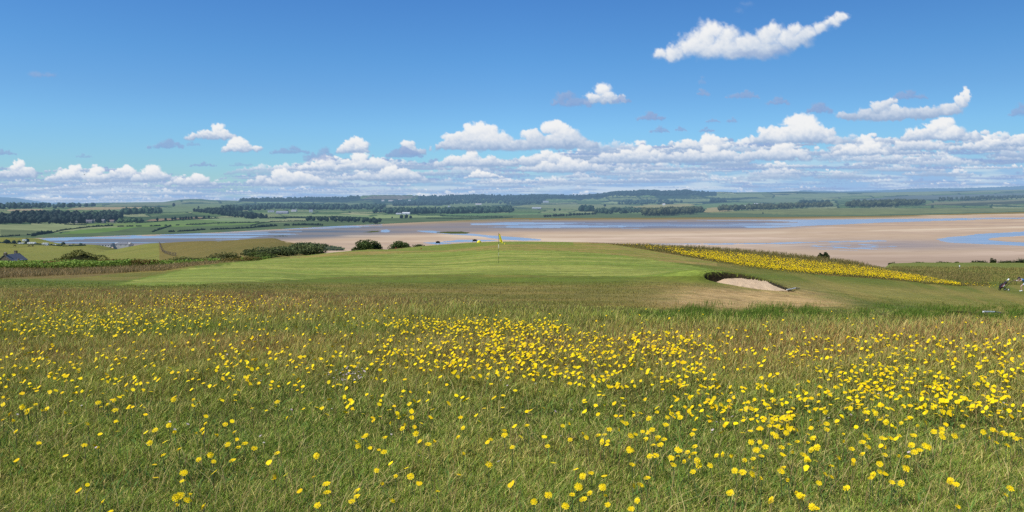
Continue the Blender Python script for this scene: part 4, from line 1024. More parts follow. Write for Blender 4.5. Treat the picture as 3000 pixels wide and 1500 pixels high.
for i, (px, py, h, w_, lb) in enumerate([(186, 718, 17, 1.0, 'dark round tree beside the parked white vehicles'), (215, 720, 11, 1.5, 'broad dark bush tree right of the dark round tree'), (237, 721, 11, 1.5, 'rounded green bush tree left of the long low building'), (163, 718, 8, 1.6, 'low dark bush tree behind the parked white vehicles'),
        (320, 711, 8, 1.8, 'dark tree showing above the long low roof'), (20, 706, 15, 1.4, 'grey green tree at the left edge behind the white van'), (40, 706, 12, 1.4, 'second grey green tree from the left edge'), (56, 706, 12, 1.3, 'bushy tree just left of the white van'), (79, 704, 17, 1.1, 'tall dark tree directly behind the white van'), (92, 706, 6, 1.5, 'small bush right of the white van')]):
    tree(px, py, h, lb, 'round', (40, 60, 36), (76, 96, 52), 240 + i, None, w_, near, s=float(np.interp(py, [704, 721], [800, 690])))
# hedges ---------------------------------------------------------------------------------------------------------------
def hedge(pts, hpx, label, seed, gap=0.0, land=None, c1=(42, 62, 42), c2=(72, 96, 58)):
    land = land or far; r = np.random.default_rng(seed)
    L_ = np.cumsum([0] + [math.hypot(pts[i + 1][0] - pts[i][0], 3 * (pts[i + 1][1] - pts[i][1])) for i in range(len(pts) - 1)])
    n = int(L_[-1] / 3.0); u = np.linspace(0, L_[-1], n)
    px = np.interp(u, L_, [a for a, _ in pts]); py = np.interp(u, L_, [b for _, b in pts])
    x, s = land.hit(px, py); ok = ~np.isnan(s); 
    if gap: ok &= fbm(u / 22, u * 0, 2, seed % 7) > gap
    VV = []; QQ = []; CC = []; HH = []; o = 0
    for i in np.where(ok)[0]:
        h = hpx * s[i] / F * r.uniform(.6, 1.25); w = max(3.4 * s[i] / F, h * .6)
        b, bq = ball(w * .75, h * .6, h * .55, h * .45, r, 7, 5, .18)
        z = float(land.at(x[i], s[i])); VV.append(b + np.array([x[i], s[i], z])); QQ.append(bq + o); o += len(b)
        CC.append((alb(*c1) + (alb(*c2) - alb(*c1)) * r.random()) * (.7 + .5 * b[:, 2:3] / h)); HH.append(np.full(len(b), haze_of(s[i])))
    ob = mesh_np('hedge', np.concatenate(VV), [np.concatenate(QQ)], M_LEAF, None, np.concatenate(CC), np.concatenate(HH))
    tag(ob, label, 'hedge')
hedge([(190, 658), (250, 660), (330, 661)], 3.5, 'broken dark hedge in front of the dark wood', 1, .36)
hedge([(345, 664), (450, 663), (545, 659)], 3.5, 'gappy hedge across the middle of the green shore fields', 2, .34)
hedge([(546, 659), (640, 654), (760, 652)], 3, 'long thin hedge continuing right along the upper shore field', 3)
hedge([(150, 683), (190, 674), (260, 666), (330, 662)], 4, 'curved hedge climbing between the pale field and the green field', 4)
hedge([(95, 692), (110, 688), (150, 683)], 9, 'bushy hedge at the tip of the green shore field', 5)
hedge([(447, 680), (465, 674), (500, 663)], 5, 'thick diagonal hedge dividing the green shore fields', 6)
hedge([(495, 680), (560, 677), (590, 674), (660, 672), (745, 668)], 5, 'ragged hedge along the foot of the right shore field', 7, .30)
hedge([(745, 667), (830, 661), (900, 660), (945, 661)], 6, 'line of shore bushes leading to the plantation block', 8, .28)
hedge([(400, 654), (460, 650), (560, 643), (640, 640)], 3, 'dark hedge below the tan field', 9)
hedge([(765, 640), (880, 638), (1010, 637), (1080, 641)], 4, 'dark hedge behind the plantation block', 10)
hedge([(0, 694), (40, 692), (90, 688)], 4, 'low hedge across the pale field above the grey green trees', 11, .3)
hedge([(1250, 640), (1330, 641), (1500, 637)], 2.5, 'thin hedge along the edge of the saltmarsh', 12, .3)
hedge([(1290, 633), (1400, 634), (1470, 636)], 2.5, 'straight hedge between the pale strips in the centre', 13)
hedge([(735, 662), (760, 655), (800, 650), (895, 648)], 3, 'hedge around the pale corner field left of the plantation block', 14)
hedge([(0, 712), (60, 715), (120, 717), (190, 722), (250, 720)], 4, 'dark field hedge behind the grazing cattle', 15, .15, near)
# ------------------------------------------------------------------ solid shapes ------------------------------------
class MB:
    """collects boxes, tubes, lathes and prisms for one mesh"""
    def __init__(s): s.V = []; s.F = []
    def add(s, V, F_):
        o = len(s.V); s.V += [tuple(v) for v in V]; s.F += [tuple(i + o for i in f) for f in F_]; return s
    def box(s, c, d, rz=0.0, ry=0.0, rx=0.0, taper=1.0):
        V = []
        from mathutils import Euler, Vector as Vc
        R_ = Euler((rx, ry, rz)).to_matrix()
        for z in (-.5, .5):
            for x, y in ((-.5, -.5), (.5, -.5), (.5, .5), (-.5, .5)):
                k = taper if z > 0 else 1.0
                V.append(R_ @ Vc((x * d[0] * k, y * d[1] * k, z * d[2])) + Vc(c))
        return s.add(V, [(3, 2, 1, 0), (4, 5, 6, 7), (0, 1, 5, 4), (1, 2, 6, 5), (2, 3, 7, 6), (3, 0, 4, 7)])
    def tube(s, pts, rad, n=8, cap=True):
        from mathutils import Vector as Vc
        pts = [Vc(q) for q in pts]; rad = rad if hasattr(rad, '__len__') else [rad] * len(pts)
        V = []; Fc = []
        for i, q in enumerate(pts):
            d = (pts[min(i + 1, len(pts) - 1)] - pts[max(i - 1, 0)]).normalized()
            a = d.orthogonal().normalized() if abs(d.z) > .95 else d.cross(Vc((0, 0, 1))).normalized(); b = d.cross(a)
            for k in range(n):
                t = 2 * math.pi * k / n; V.append(q + (a * math.cos(t) + b * math.sin(t)) * rad[i])
        for i in range(len(pts) - 1):
            for k in range(n):
                Fc.append((i * n + k, i * n + (k + 1) % n, (i + 1) * n + (k + 1) % n, (i + 1) * n + k))
        if cap: Fc += [tuple(range(n))[::-1], tuple(range((len(pts) - 1) * n, len(pts) * n))]
        return s.add(V, Fc)
    def prism(s, prof, axis, lo, hi):
        """extrude a closed outline; axis 0: outline is (y,z), axis 1: outline is (x,z)"""
        n = len(prof); V = []
        for t in (lo, hi):
            for a, b in prof: V.append((t, a, b) if axis == 0 else (a, t, b))
        return s.add(V, [tuple(range(n))[::-1], tuple(range(n, 2 * n))] + [(i, (i + 1) % n, n + (i + 1) % n, n + i) for i in range(n)])
    def build(s, name, mat, parent=None, bevel=0.0, smooth=False, loc=None):
        import bmesh
        me = bpy.data.meshes.new(name); me.from_pydata(s.V, [], s.F)
        bm = bmesh.new(); bm.from_mesh(me); bmesh.ops.recalc_face_normals(bm, faces=bm.faces); bm.to_mesh(me); bm.free()
        if smooth: me.polygons.foreach_set('use_smooth', np.ones(len(me.polygons), bool))
        o = bpy.data.objects.new(name, me); COL.objects.link(o); me.materials.append(mat)
        if parent: o.parent = parent
        if loc: o.location = loc
        if bevel:
            b = o.modifiers.new('bevel', 'BEVEL'); b.width = bevel; b.segments = 2; b.limit_method = 'ANGLE'
        return o
def foot(px, py, s=None, land=None, smin=0.0):
    land = land or near
    if s is None: x, s = [float(v[0]) for v in land.hit([px], [py], 0, smin)]
    else: x = float(k_of(px, py)) * s
    return x, s, float(land.at(x, s))
M_BLACK = mat_plain('black painted board', (.012, .012, .014), .5)
M_WHITE = mat_plain('white paint', (.78, .78, .75), .45)
M_YELLOW = mat_plain('yellow cloth', (.86, .72, .03), .6)
M_RED = mat_plain('dark red paint', (.28, .02, .015), .5)
M_GREENP = mat_plain('dark green paint', (.012, .07, .045), .5)
M_WOOD = mat_plain('weathered wood', (.16, .12, .09), .9)

# ---- flagstick
x, s, z = foot(1461, 769.5)
fl = empty('flagstick', (x, s, z), 0, 'yellow flag hanging limp on a black and white banded flagstick in the green', 'flag')
Hs = 86 * s / F
m_pole, nt, N, L = new_mat('banded pole')
out = N.new('ShaderNodeOutputMaterial'); b = N.new('ShaderNodeBsdfPrincipled'); b.inputs['Roughness'].default_value = .4
tc = N.new('ShaderNodeTexCoord'); sp = N.new('ShaderNodeSeparateXYZ'); L.new(tc.outputs['Object'], sp.inputs[0])
dv = N.new('ShaderNodeMath'); dv.operation = 'DIVIDE'; dv.inputs[1].default_value = Hs; L.new(sp.outputs['Z'], dv.inputs[0])
rp = N.new('ShaderNodeValToRGB'); rp.color_ramp.interpolation = 'CONSTANT'; L.new(dv.outputs[0], rp.inputs['Fac'])
for i_, (pos, w_) in enumerate([(0, 0), (.215, 1), (.345, 0), (.485, 1), (.625, 0), (.70, 0)]):
    e_ = rp.color_ramp.elements[i_] if i_ < 2 else rp.color_ramp.elements.new(pos)
    e_.position = pos; e_.color = (.80, .79, .72, 1) if w_ else (.07, .08, .03, 1)
L.new(rp.outputs[0], b.inputs['Base Color']); L.new(b.outputs[0], out.inputs[0])
MB().tube([(0, 0, -.1), (0, 0, Hs)], .014, 10).build('pole', m_pole, fl, smooth=True)
MB().tube([(0, 0, Hs), (0, 0, Hs + .03)], [.03, .012], 8).build('cap', M_BLACK, fl)
V = []; nv_, nu_ = 13, 9
for j in range(nv_):
    f_ = j / (nv_ - 1)
    for i in range(nu_):
        g_ = i / (nu_ - 1)
        wdt = .06 + .20 * f_ ** .8 * (1 - .25 * max(0, f_ - .8) / .2)
        V.append((.02 + g_ * wdt + .04 * f_ * f_, .05 * math.sin(g_ * 9 + f_ * 1.5) * (.3 + f_), Hs - .03 - f_ * (.54 + .14 * g_)))
Q = [(j * nu_ + i, j * nu_ + i + 1, (j + 1) * nu_ + i + 1, (j + 1) * nu_ + i) for j in range(nv_ - 1) for i in range(nu_ - 1)]
MB().add(V, Q).build('flag_cloth', M_YELLOW, fl, smooth=True)
MB().tube([(0, 0, -.02), (0, 0, .006)], .055, 14).build('hole_rim', M_BLACK, fl)

# ---- tee signs, markers, posts
for px, py, s_, lb in ((1283, 718.5, 118, 'black tee sign on two thin posts standing lower left of the yellow dome marker'), (1391, 713, 113, 'black tee sign on two thin posts beside the yellow dome marker')):
    x, s, z = foot(px, py, s_)
    r_ = empty('tee_sign', (x, s, z), 0.1, lb, 'sign', 'black tee signs')
    wd = 11.5 * s / F
    z0 = (E - s * float(t_of(py))) - z                       # foot seen at this height
    for sg in (-1, 1): MB().tube([(sg * wd / 2, 0, -.2), (sg * wd / 2, 0, z0 + 12.5 * s / F)], .028, 6).build('post', M_BLACK, r_)
    zt = z0 + 12 * s / F; zb_ = z0 + 6 * s / F
    prof = [(-wd / 2 + .02, zb_), (wd / 2 - .02, zb_), (wd / 2 - .02, zt - .1), (wd * .34, zt - .04)] + [(wd * .3 * math.cos(a), zt - .04 + .07 * math.sin(a)) for a in np.linspace(.2, math.pi - .2, 7)] + [(-wd * .34, zt - .04), (-wd / 2 + .02, zt - .1)]
    MB().prism(prof, 1, -.02, .02).build('panel', M_BLACK, r_)
x, s, z = foot(1403, 714, 109)
r_ = empty('tee_marker', (x, s, z), 0, 'yellow dome shaped tee marker at the foot of the right black sign', 'tee marker')
V = []; nu_, nv_ = 14, 7
for j in range(nv_):
    for i in range(nu_):
        a = 2 * math.pi * i / nu_; f_ = j / (nv_ - 1) * math.pi / 2
        V.append((.30 * math.cos(a) * math.cos(f_) ** .7 + .05 * math.sin(f_), .24 * math.sin(a) * math.cos(f_) ** .7, .36 * math.sin(f_) - .02))
MB().add(V, [(j * nu_ + i, j * nu_ + (i + 1) % nu_, (j + 1) * nu_ + (i + 1) % nu_, (j + 1) * nu_ + i) for j in range(nv_ - 1) for i in range(nu_)]).build('dome', M_YELLOW, r_, smooth=True)
MB().box((.26, -.02, .11), (.16, .22, .26), .2, taper=.6).build('handle', mat_plain('shaded yellow plastic', (.5, .38, .03)), r_, .03)  # second, darker lobe: shaded right side of the dome put into the colour
def marker(px, py, mat, w, h, name, lb, cat, group=None):
    x, s, z = foot(px, py)
    r_ = empty(name, (x, s, z), .3, lb, cat, group)
    W = w * s / F; Hh = h * s / F
    MB().box((0, 0, Hh / 2 - .02), (W, W * .8, Hh), taper=.8).build('block', mat, r_, W * .12)
    MB().tube([(0, 0, -.12), (0, 0, .0)], .012, 6).build('spike', M_BLACK, r_)
marker(1479, 716, M_YELLOW, 3.2, 5, 'tee_marker', 'pale yellow block tee marker to the right of the flag', 'tee marker')
marker(1160, 728, M_RED, 2.8, 4.2, 'tee_marker', 'left one of the two dark red block tee markers on the crest', 'tee marker', 'red tee markers')
marker(1234, 730, M_RED, 2.8, 4.2, 'tee_marker', 'right one of the two dark red block tee markers on the crest', 'tee marker', 'red tee markers')
x, s, z = foot(2047, 748)
r_ = empty('marker_post', (x, s, z), 0, 'short dark green marker post with a crossbar at the edge of the yellow flowers', 'post')
hh = 11 * s / F
MB().tube([(0, 0, -.1), (0, 0, hh)], .035, 8).build('post', M_GREENP, r_)
MB().box((0.02, 0, hh * .66), (.17, .05, .06)).build('crossbar', M_GREENP, r_, .01)
x, s, z = foot(2811, 786.5)
r_ = empty('marker_post', (x, s, z), 0, 'white marker post with a black band standing on the lower field at the right', 'post')
hh = 10 * s / F
MB().tube([(0, 0, -.1), (0, 0, hh)], .10, 10).build('post', M_WHITE, r_)
MB().tube([(.0, 0, hh * .30), (.0, 0, hh * .48)], .112, 10).build('band', M_BLACK, r_)
x, s, z = foot(277, 776, 71)
r_ = empty('marker_board', (x, s, z), .1, 'small white double board in the bracken below the large thorn bush', 'board')
u_ = s / F; zz = E - s * float(t_of(776)) - z
MB().box((0, 0, zz + 7.6 * u_), (7 * u_, .05, 2.6 * u_)).build('board', M_WHITE, r_, .008)
MB().box((-.6 * u_, -.01, zz + 2.8 * u_), (8 * u_, .05, 2.6 * u_)).build('board', M_WHITE, r_, .008)
for sg in (-1, 1): MB().tube([(sg * 2.4 * u_, .04, -.3), (sg * 2.4 * u_, .04, zz + 8.5 * u_)], .018, 6).build('post', M_WOOD, r_)

# ---- rakes beside the bunkers
for (pa, pb, lb) in (((2305, 855), (2334, 845), 'white handled rake lying beside the large bunker'), ((2880, 922), (2917, 914), 'white handled rake lying beside the small right bunker')):
    xa, sa, za = foot(*pa); dl = .0125 * sa * (1.0 if pa[0] < 2500 else 1.25)
    xb, sb = xa + (pb[0] - pa[0]) * sa / F + kk(pa[0]) * 2.2 * dl, sa + 2.2 * dl; zb_ = float(near.at(xb, sb))
    r_ = empty('bunker_rake', (xa, sa, za), 0, lb, 'rake', 'bunker rakes')
    d = np.array([xb - xa, sb - sa, zb_ - za]); e0 = np.array([0, 0, .09]); e1 = np.array([0, 0, .05])
    MB().tube([tuple(e0), tuple(d * .96 + e0)], .024, 8).build('handle', M_WHITE, r_)
    pr = np.array([-d[1], d[0], 0]); pr /= np.linalg.norm(pr); tip = d + e0
    mb = MB().tube([tuple(tip - pr * .16), tuple(tip + pr * .16)], .018, 6).tube([tuple(d * .93 + e0), tuple(d + e0)], .03, 6)
    for q in np.linspace(-.15, .15, 7): mb.tube([tuple(tip + pr * q), tuple(tip + pr * q - np.array([0, 0, .08]))], .007, 4)
    mb.build('rake_head', M_BLACK, r_)

# ---- buildings
def house(px, py, s, wpx, wall_px, roof_px, label, wall=(.62, .60, .55), roof=(.11, .115, .13), name='house', depth=None, rz=0.0, chim=1, land=None, windows=2, gable=False, door=True, hip=0.0, cat='house'):
    land = land or far
    if s is None: x, s = [float(v[0]) for v in land.hit([px], [py])]
    else: x = float(k_of(px, py)) * s
    u = s / F; z = float(land.at(x, s)); zv = E - s * float(t_of(py))
    r_ = empty(name, (x, s, z), rz, label, cat)
    W = wpx * u; Hw = wall_px * u; Hr = roof_px * u; D = depth or max(W * .4, Hr * 2.2); z0 = zv - z
    mw = mat_plain(name + ' wall', wall, .9, .1, 1.5, .1, s); mr = mat_plain(name + ' roof', roof, .8, .2, 1.5, .15, s); md = mat_plain(name + ' glass', (.03, .035, .045), .2, .5, haze_s=s)
    e = .12
    MB().prism([(-D / 2, min(z0, 0) - .6), (D / 2, min(z0, 0) - .6), (D / 2, z0 + Hw), (0, z0 + Hw + Hr * .97), (-D / 2, z0 + Hw)], 0, -W / 2, W / 2).build('wall', mw, r_)
    rf = MB()
    th = .03 * Hr + .12; hx = hip * W
    for sg in (-1, 1):
        V = [(-W / 2 - e, sg * (D / 2 + e), z0 + Hw - .05), (W / 2 + e, sg * (D / 2 + e), z0 + Hw - .05), (W / 2 + e - hx, 0, z0 + Hw + Hr), (-W / 2 - e + hx, 0, z0 + Hw + Hr)]
        V += [(a, b_, c_ + th) for a, b_, c_ in V]
        rf.add(V, [(0, 1, 2, 3), (4, 5, 6, 7), (0, 1, 5, 4), (1, 2, 6, 5), (2, 3, 7, 6), (3, 0, 4, 7)])
    ro = rf.build('roof', mr, r_)
    for q in range(chim):
        cx = (-W * .42, W * .42, 0)[q] if chim > 1 else W * .3
        c_ = MB().box((cx, 0, z0 + Hw + Hr + .05 * W * .2 + .5), (max(.08 * W, .6), .8, 1.6), taper=.95).build('chimney', mw, ro)
    for q in range(windows):
        wx = (q - (windows - 1) / 2) * W / windows * .95 + (W * .06 if windows % 2 == 0 else 0)
        f_ = MB().box((wx, -D / 2 - .03, z0 + Hw * .55), (min(W / windows * .42, 1.4), .06, Hw * .42)).build('window', md, r_)
    if door: MB().box((W * .04, -D / 2 - .035, z0 + Hw * .36), (min(W * .08, 1.1), .07, Hw * .72)).build('door', mat_plain(name + ' door', (.12, .09, .07), haze_s=s), r_)
    return r_
SLATE = (.13, .14, .17); STONE = (.15, .13, .10)
# old stone house at the left edge, gable towards the viewer
x, s, z = foot(14, 766, 300.0)
r_ = empty('stone_house', (x, s, z), 0, 'old dark stone house with slate roof and chimneys below the bracken at the left edge', 'house')
u = s / F; ze = E - s * float(t_of(766)) - z; zr = E - s * float(t_of(748)) - z
mst = mat_plain('rubble stone', STONE, .95, .1, 2.0, .45); msl = mat_plain('slate', SLATE, .55, .4, 3.0, .2); mch = mat_plain('chimney pot', (.55, .46, .34), .8)
hw = 23 * u
MB().prism([(-hw, -1), (hw, -1), (hw, ze), (0, zr), (-hw, ze)], 1, 0, 9.0).build('wall', mst, r_)
rf = MB()
for sg in (-1, 1):
    V = [(sg * (hw + .3), -.2, ze - .1), (sg * (hw + .3), 9.2, ze - .1), (0, 9.2, zr + .12), (0, -.2, zr + .12)]
    rf.add(V + [(a, b_, c_ + .14) for a, b_, c_ in V], [(0, 1, 2, 3), (4, 5, 6, 7), (0, 1, 5, 4), (1, 2, 6, 5), (2, 3, 7, 6), (3, 0, 4, 7)])
ro = rf.build('roof', msl, r_)
ck = MB().box((0, .6, zr + .45), (1.15, .8, 1.0)).build('chimney', mst, ro)
for q in (-.3, 0, .3): MB().tube([(q, .6, zr + .95), (q, .6, zr + 1.32)], [.13, .10], 8).build('chimney_pot', mch, ro)
MB().box((-.9, 8.3, zr + .7), (1.0, .8, 1.3)).build('chimney', mst, ro)
MB().prism([(hw * .95, -1), (hw * 1.02 + .5, -1), (hw * 1.02 + .5, ze + .2), (hw * .5, ze + 1.0)], 1, 1.2, 6.0).build('side_wing', msl, r_)
MB().box((hw + .4, 3.0, ze + .45), (.5, .5, 1.0)).build('chimney', mst, ro)
MB().box((hw * .35, -.03, ze * .62), (.9, .06, 1.2)).build('window', mat_plain('dark glass', (.02, .025, .03), .2), r_)
# long low building on the left shore
house(294, 721, 655, 78, 4.5, 4.5, 'long low building with a grey roof and white windows on the left shore', (.58, .56, .52), (.16, .165, .18), 'long_building', 9, -.04, 0, near, 9, door=False, cat='building')
house(362, 718, 660, 44, 2.5, 5.0, 'lower grey hipped roof building beside the long low building', (.50, .48, .45), (.19, .19, .20), 'low_building', 10, .05, 0, near, 3, door=False, hip=.22, cat='building')
house(218, 654, None, 20, 3.0, 3.5, 'pale cottage half hidden in front of the dark wood', (.34, .34, .34), (.14, .14, .15), 'cottage', None, .1, 1, windows=2)
house(262, 653, None, 22, 4.5, 4.5, 'grey stone farmhouse left of centre below the dark wood', (.20, .20, .21), (.15, .14, .16), 'farmhouse', None, -.1, 2)
house(292, 652, None, 30, 5.5, 4.0, 'longer stone barn right of the farmhouse below the dark wood', (.22, .21, .22), (.20, .19, .20), 'stone_barn', None, .1, 0, door=True, cat='barn')
house(327, 652, None, 18, 4.0, 4.0, 'small red brown roofed barn at the right end of the shaded farm', (.22, .21, .20), (.20, .14, .13), 'small_barn', None, -.1, 0, cat='barn')
house(827, 626, None, 34, 3.5, 4.0, 'long grey roofed barn between trees left of the plantation block', (.30, .30, .32), (.26, .27, .31), 'grey_barn', None, .05, 0, windows=0, cat='barn')
house(794, 622, None, 18, 3.0, 2.5, 'pale cottage at the left of the long grey barn', (.66, .64, .60), (.20, .21, .24), 'cottage', None, .2, 1)
house(862, 620, None, 16, 3.0, 3.0, 'tall pale farmhouse right of the long grey barn', (.60, .58, .55), (.22, .22, .25), 'farmhouse', None, -.2, 2)
house(911, 622, None, 10, 4.5, 3.0, 'small bright white cottage beside the brown moor field', (.60, .58, .55), (.25, .26, .29), 'cottage', None, .2, 1, windows=1)
house(1168, 628, None, 16, 2.5, 1.5, 'low white shed left of the curved white barn', (.60, .60, .58), (.50, .52, .55), 'white_shed', None, .1, 0, windows=0, cat='shed')
house(1190, 628, None, 22, 3.5, 3.0, 'bright white barn with a bowed roof in the middle distance', (.62, .62, .60), (.58, .59, .60), 'white_barn', None, 0, 0, windows=1, cat='barn')
house(1122, 590, None, 8, 3.0, 1.5, 'leftmost white hillside house under the bare hilltop', (.58, .55, .50), (.45, .36, .32), 'hillside_house', None, 0, 0, windows=1)
house(1146, 590, None, 16, 2.5, 1.5, 'long cream hillside house second from the left under the bare hilltop', (.56, .52, .46), (.45, .36, .32), 'hillside_house', None, 0, 0, windows=2)
house(1172, 590, None, 13, 4.0, 2.0, 'tall white hillside house third from the left under the bare hilltop', (.60, .58, .55), (.45, .40, .38), 'hillside_house', None, 0, 0, windows=2)
house(1200, 589, None, 8, 2.0, 1.5, 'small grey roofed hillside house at the right of the white ones', (.60, .58, .55), (.42, .40, .40), 'hillside_house', None, 0, 0, windows=1)
house(1335, 590, None, 12, 2.0, 1.5, 'pale farmstead in the wooded valley right of the hillside houses', (.66, .65, .62), (.4, .4, .42), 'farmstead', None, .1, 0, windows=1)
house(1316, 607, None, 8, 2.5, 1.5, 'small pale cottage between the tree belts', (.66, .66, .62), (.3, .3, .33), 'cottage', None, .1, 0, windows=1)
house(1402, 600, None, 18, 2.0, 2.0, 'row of pale village houses in the valley right of centre', (.66, .64, .60), (.42, .36, .33), 'village_house', None, 0, 1, windows=2)
house(1599, 594, None, 16, 3.0, 2.5, 'grey farmhouse beside its wood in the middle distance', (.45, .45, .45), (.30, .31, .34), 'farmhouse', None, .1, 1)
house(1572, 612, None, 26, 2.5, 2.5, 'long grey farm shed out on the far plain', (.45, .46, .47), (.36, .38, .41), 'farm_shed', None, .05, 0, windows=0, cat='shed')
house(1945, 601, None, 7, 3.5, 2.0, 'tiny bright white cottage above the tall pine plantation', (.82, .80, .74), (.5, .42, .36), 'cottage', None, 0, 0, windows=1)
house(2222, 604, None, 28, 5.0, 3.5, 'white farmhouse with a broad front rising behind the pine belt', (.74, .73, .70), (.40, .41, .43), 'farmhouse', None, .1, 2, windows=3)
house(2190, 605, None, 34, 2.0, 1.5, 'long low white wing beside the broad white farmhouse', (.72, .72, .70), (.55, .56, .58), 'farm_wing', None, .05, 0, windows=0, cat='building')
house(2304, 599, None, 8, 3.5, 1.5, 'solitary white cottage in the trees right of the pine belt', (.80, .79, .76), (.5, .5, .5), 'cottage', None, 0, 0, windows=1)
# ---- static caravans, vans and cars by the water at the left
def caravan(px, py, s, wpx, hpx, label, name='static_caravan', cat='caravan', car=False, rz=0.0):
    x, s, z = foot(px, py, s); u = s / F; z0 = E - s * float(t_of(py)) - z
    r_ = empty(name, (x, s, z + z0), rz, label, cat, None)
    W, H = wpx * u, hpx * u
    mw = mat_plain('white coachwork', (.78, .78, .76), .35, .5); mg = mat_plain('tinted glass', (.03, .04, .05), .15, .6); mt = mat_plain('tyre', (.02, .02, .02), .9)
    if car:
        prof = [(-W / 2, H * .18), (W / 2, H * .18), (W / 2, H * .5), (W * .46, H * .62), (W * .26, H * .66), (W * .10, H), (-W * .30, H), (-W * .44, H * .66), (-W / 2, H * .6)]
        MB().prism(prof, 1, -.85, .85).build('body', mw, r_, .06)
        MB().prism([(-W * .26, H * .94), (-W * .38, H * .66), (W * .2, H * .66), (W * .08, H * .94)], 1, -.87, .87).build('window', mg, r_)
    else:
        prof = [(-W / 2, H * .14), (W / 2, H * .14), (W / 2 * .99, H * .86), (W * .42, H), (-W * .42, H), (-W / 2 * .99, H * .86)]
        MB().prism(prof, 1, -1.4, 1.4).build('body', mw, r_, .05)
        for q in ((-.34, -.02, .3) if W > 4 else (.1,)): MB().box((q * W, -1.42, H * .62), (min(W * .16, 1.6), .04, H * .26)).build('window', mg, r_)
        MB().box((W * .14, -1.42, H * .5), (.8, .03, H * .62)).build('door', mat_plain('caravan door', (.6, .6, .58)), r_)
    for sx in (-.32, .32):
        for sy in (-.8, .8): MB().tube([(sx * W, sy - .1, .28), (sx * W, sy + .1, .28)], .32, 10).build('wheel', mt, r_)
caravan(72, 707.5, 745, 10, 6.5, 'white van parked in front of the tall dark tree at the left', 'white_van', 'van', rz=.2)
caravan(62, 714.5, 700, 14, 3.5, 'low white caravan nearest the left edge', rz=.1)
caravan(93, 714.5, 700, 22, 5, 'long cream and white caravan in the middle of the row', rz=-.05)
caravan(133, 716.5, 690, 16, 5, 'white caravan behind the two parked cars', rz=.08)
caravan(137, 720, 660, 9, 4.2, 'left one of the two white cars parked by the caravans', 'parked_car', 'car', True, rz=.3)
caravan(160, 719.5, 660, 14, 4.2, 'right one of the two white cars parked by the caravans', 'parked_car', 'car', True, rz=-.2)
# ---- cattle
def skin(name, pts, edges, rad, mat, parent=None, sub=1, root=0):
    me = bpy.data.meshes.new(name); me.from_pydata(pts, edges, [])
    o = bpy.data.objects.new(name, me); COL.objects.link(o)
    if parent: o.parent = parent
    me.materials.append(mat)
    sk_ = o.modifiers.new('skin', 'SKIN'); sk_.use_smooth_shade = True
    lay = me.skin_vertices[0].data if me.skin_vertices else None
    if lay is None:
        me.attributes.new('skin_vertex', 'FLOAT', 'POINT')
    for i, q in enumerate(me.skin_vertices[0].data):
        rr_ = rad[i]; q.radius = (rr_, rr_) if not hasattr(rr_, '__len__') else rr_
        q.use_root = i == root
    sb = o.modifiers.new('sub', 'SUBSURF'); sb.levels = sub; sb.render_levels = sub
    return o
m_cow = mat_plain('black hide', (.02, .018, .016), .8)
for i, (px, py, rz, lb) in enumerate([(43, 722.5, .1, 'black cow grazing apart on the left in the lower field'), (85, 723.5, .2, 'left cow of the black pair grazing in the lower field'), (96, 723, 2.9, 'right cow of the black pair grazing in the lower field')]):
    x, s, z = foot(px, py, 640); z = E - 640 * float(t_of(py))
    P_ = [(0, 0, 1.05), (.75, 0, 1.1), (1.15, 0, .8), (1.45, 0, .35), (-.75, 0, 1.08), (.72, .2, .55), (.74, .2, .03), (.72, -.2, .55), (.78, -.2, .03), (-.78, .2, .6), (-.72, .2, .03), (-.82, -.2, .6), (-.78, -.2, .03), (-.98, 0, .6)]
    Ed = [(0, 1), (1, 2), (2, 3), (0, 4), (1, 5), (5, 6), (1, 7), (7, 8), (4, 9), (9, 10), (4, 11), (11, 12), (4, 13)]
    o = skin('black_cow', P_, Ed, [(.40, .42), (.34, .38), .17, .11, (.34, .36), .10, .06, .10, .06, .12, .06, .12, .06, .03], m_cow)
    o.location = (x, s, z); o.rotation_euler = (0, 0, rz); o.scale = (1, 1, 1); tag(o, lb, 'cow', 'black cattle grazing in the lower field')
# ---- wire fence with dark growth, down the left dune
fe = empty('field_fence', (0, 0, 0), 0, 'dark post and wire fence dividing the green field from the brown dune', 'fence')
fp = [(466, 711), (468, 717), (470, 723), (473, 731), (476, 738), (486, 744), (500, 748), (520, 751)]
pts3 = []
for px, py in fp:
    x_, s_ = [float(v[0]) for v in near.hit([px], [py], 0, 130)]
    pts3.append((x_, s_, float(near.at(x_, s_))))
for a, b_ in zip(pts3[:-1], pts3[1:]):
    n_ = max(int(math.dist(a, b_) / 6), 1)
    for i in range(n_):
        q = [a[j] + (b_[j] - a[j]) * i / n_ for j in range(3)]
        MB().tube([(q[0], q[1], q[2] - .3), (q[0], q[1], q[2] + 1.3)], .12, 5).build('post', M_WOOD, fe)
for hz in (.5, .9, 1.25): MB().tube([(q[0], q[1], q[2] + hz) for q in pts3], .03, 4).build('wire', M_WOOD, fe)
# ---- a gull in front of the clouds
gx, gs = float(k_of(247, 512)) * 300.0, 300.0; gz = E - gs * float(t_of(512))
m_gull = mat_plain('grey plumage', (.10, .10, .11), .8)
g_ = empty('gull', (gx, gs, gz), .6, 'tiny dark gull gliding in front of the clouds at the upper left', 'bird')
MB().tube([(-.25, 0, 0), (-.1, 0, 0), (.1, 0, .0), (.25, 0, .03), (.32, 0, .03)], [.02, .07, .08, .05, .012], 8).build('body', m_gull, g_, smooth=True)
for sg in (-1, 1): MB().add([(.1, 0, .02), (-.08, 0, .02), (-.06, sg * .3, .14), (.08, sg * .3, .15), (-.14, sg * .68, .06)], [(0, 1, 2, 3), (3, 2, 4)]).build('wing', m_gull, g_)

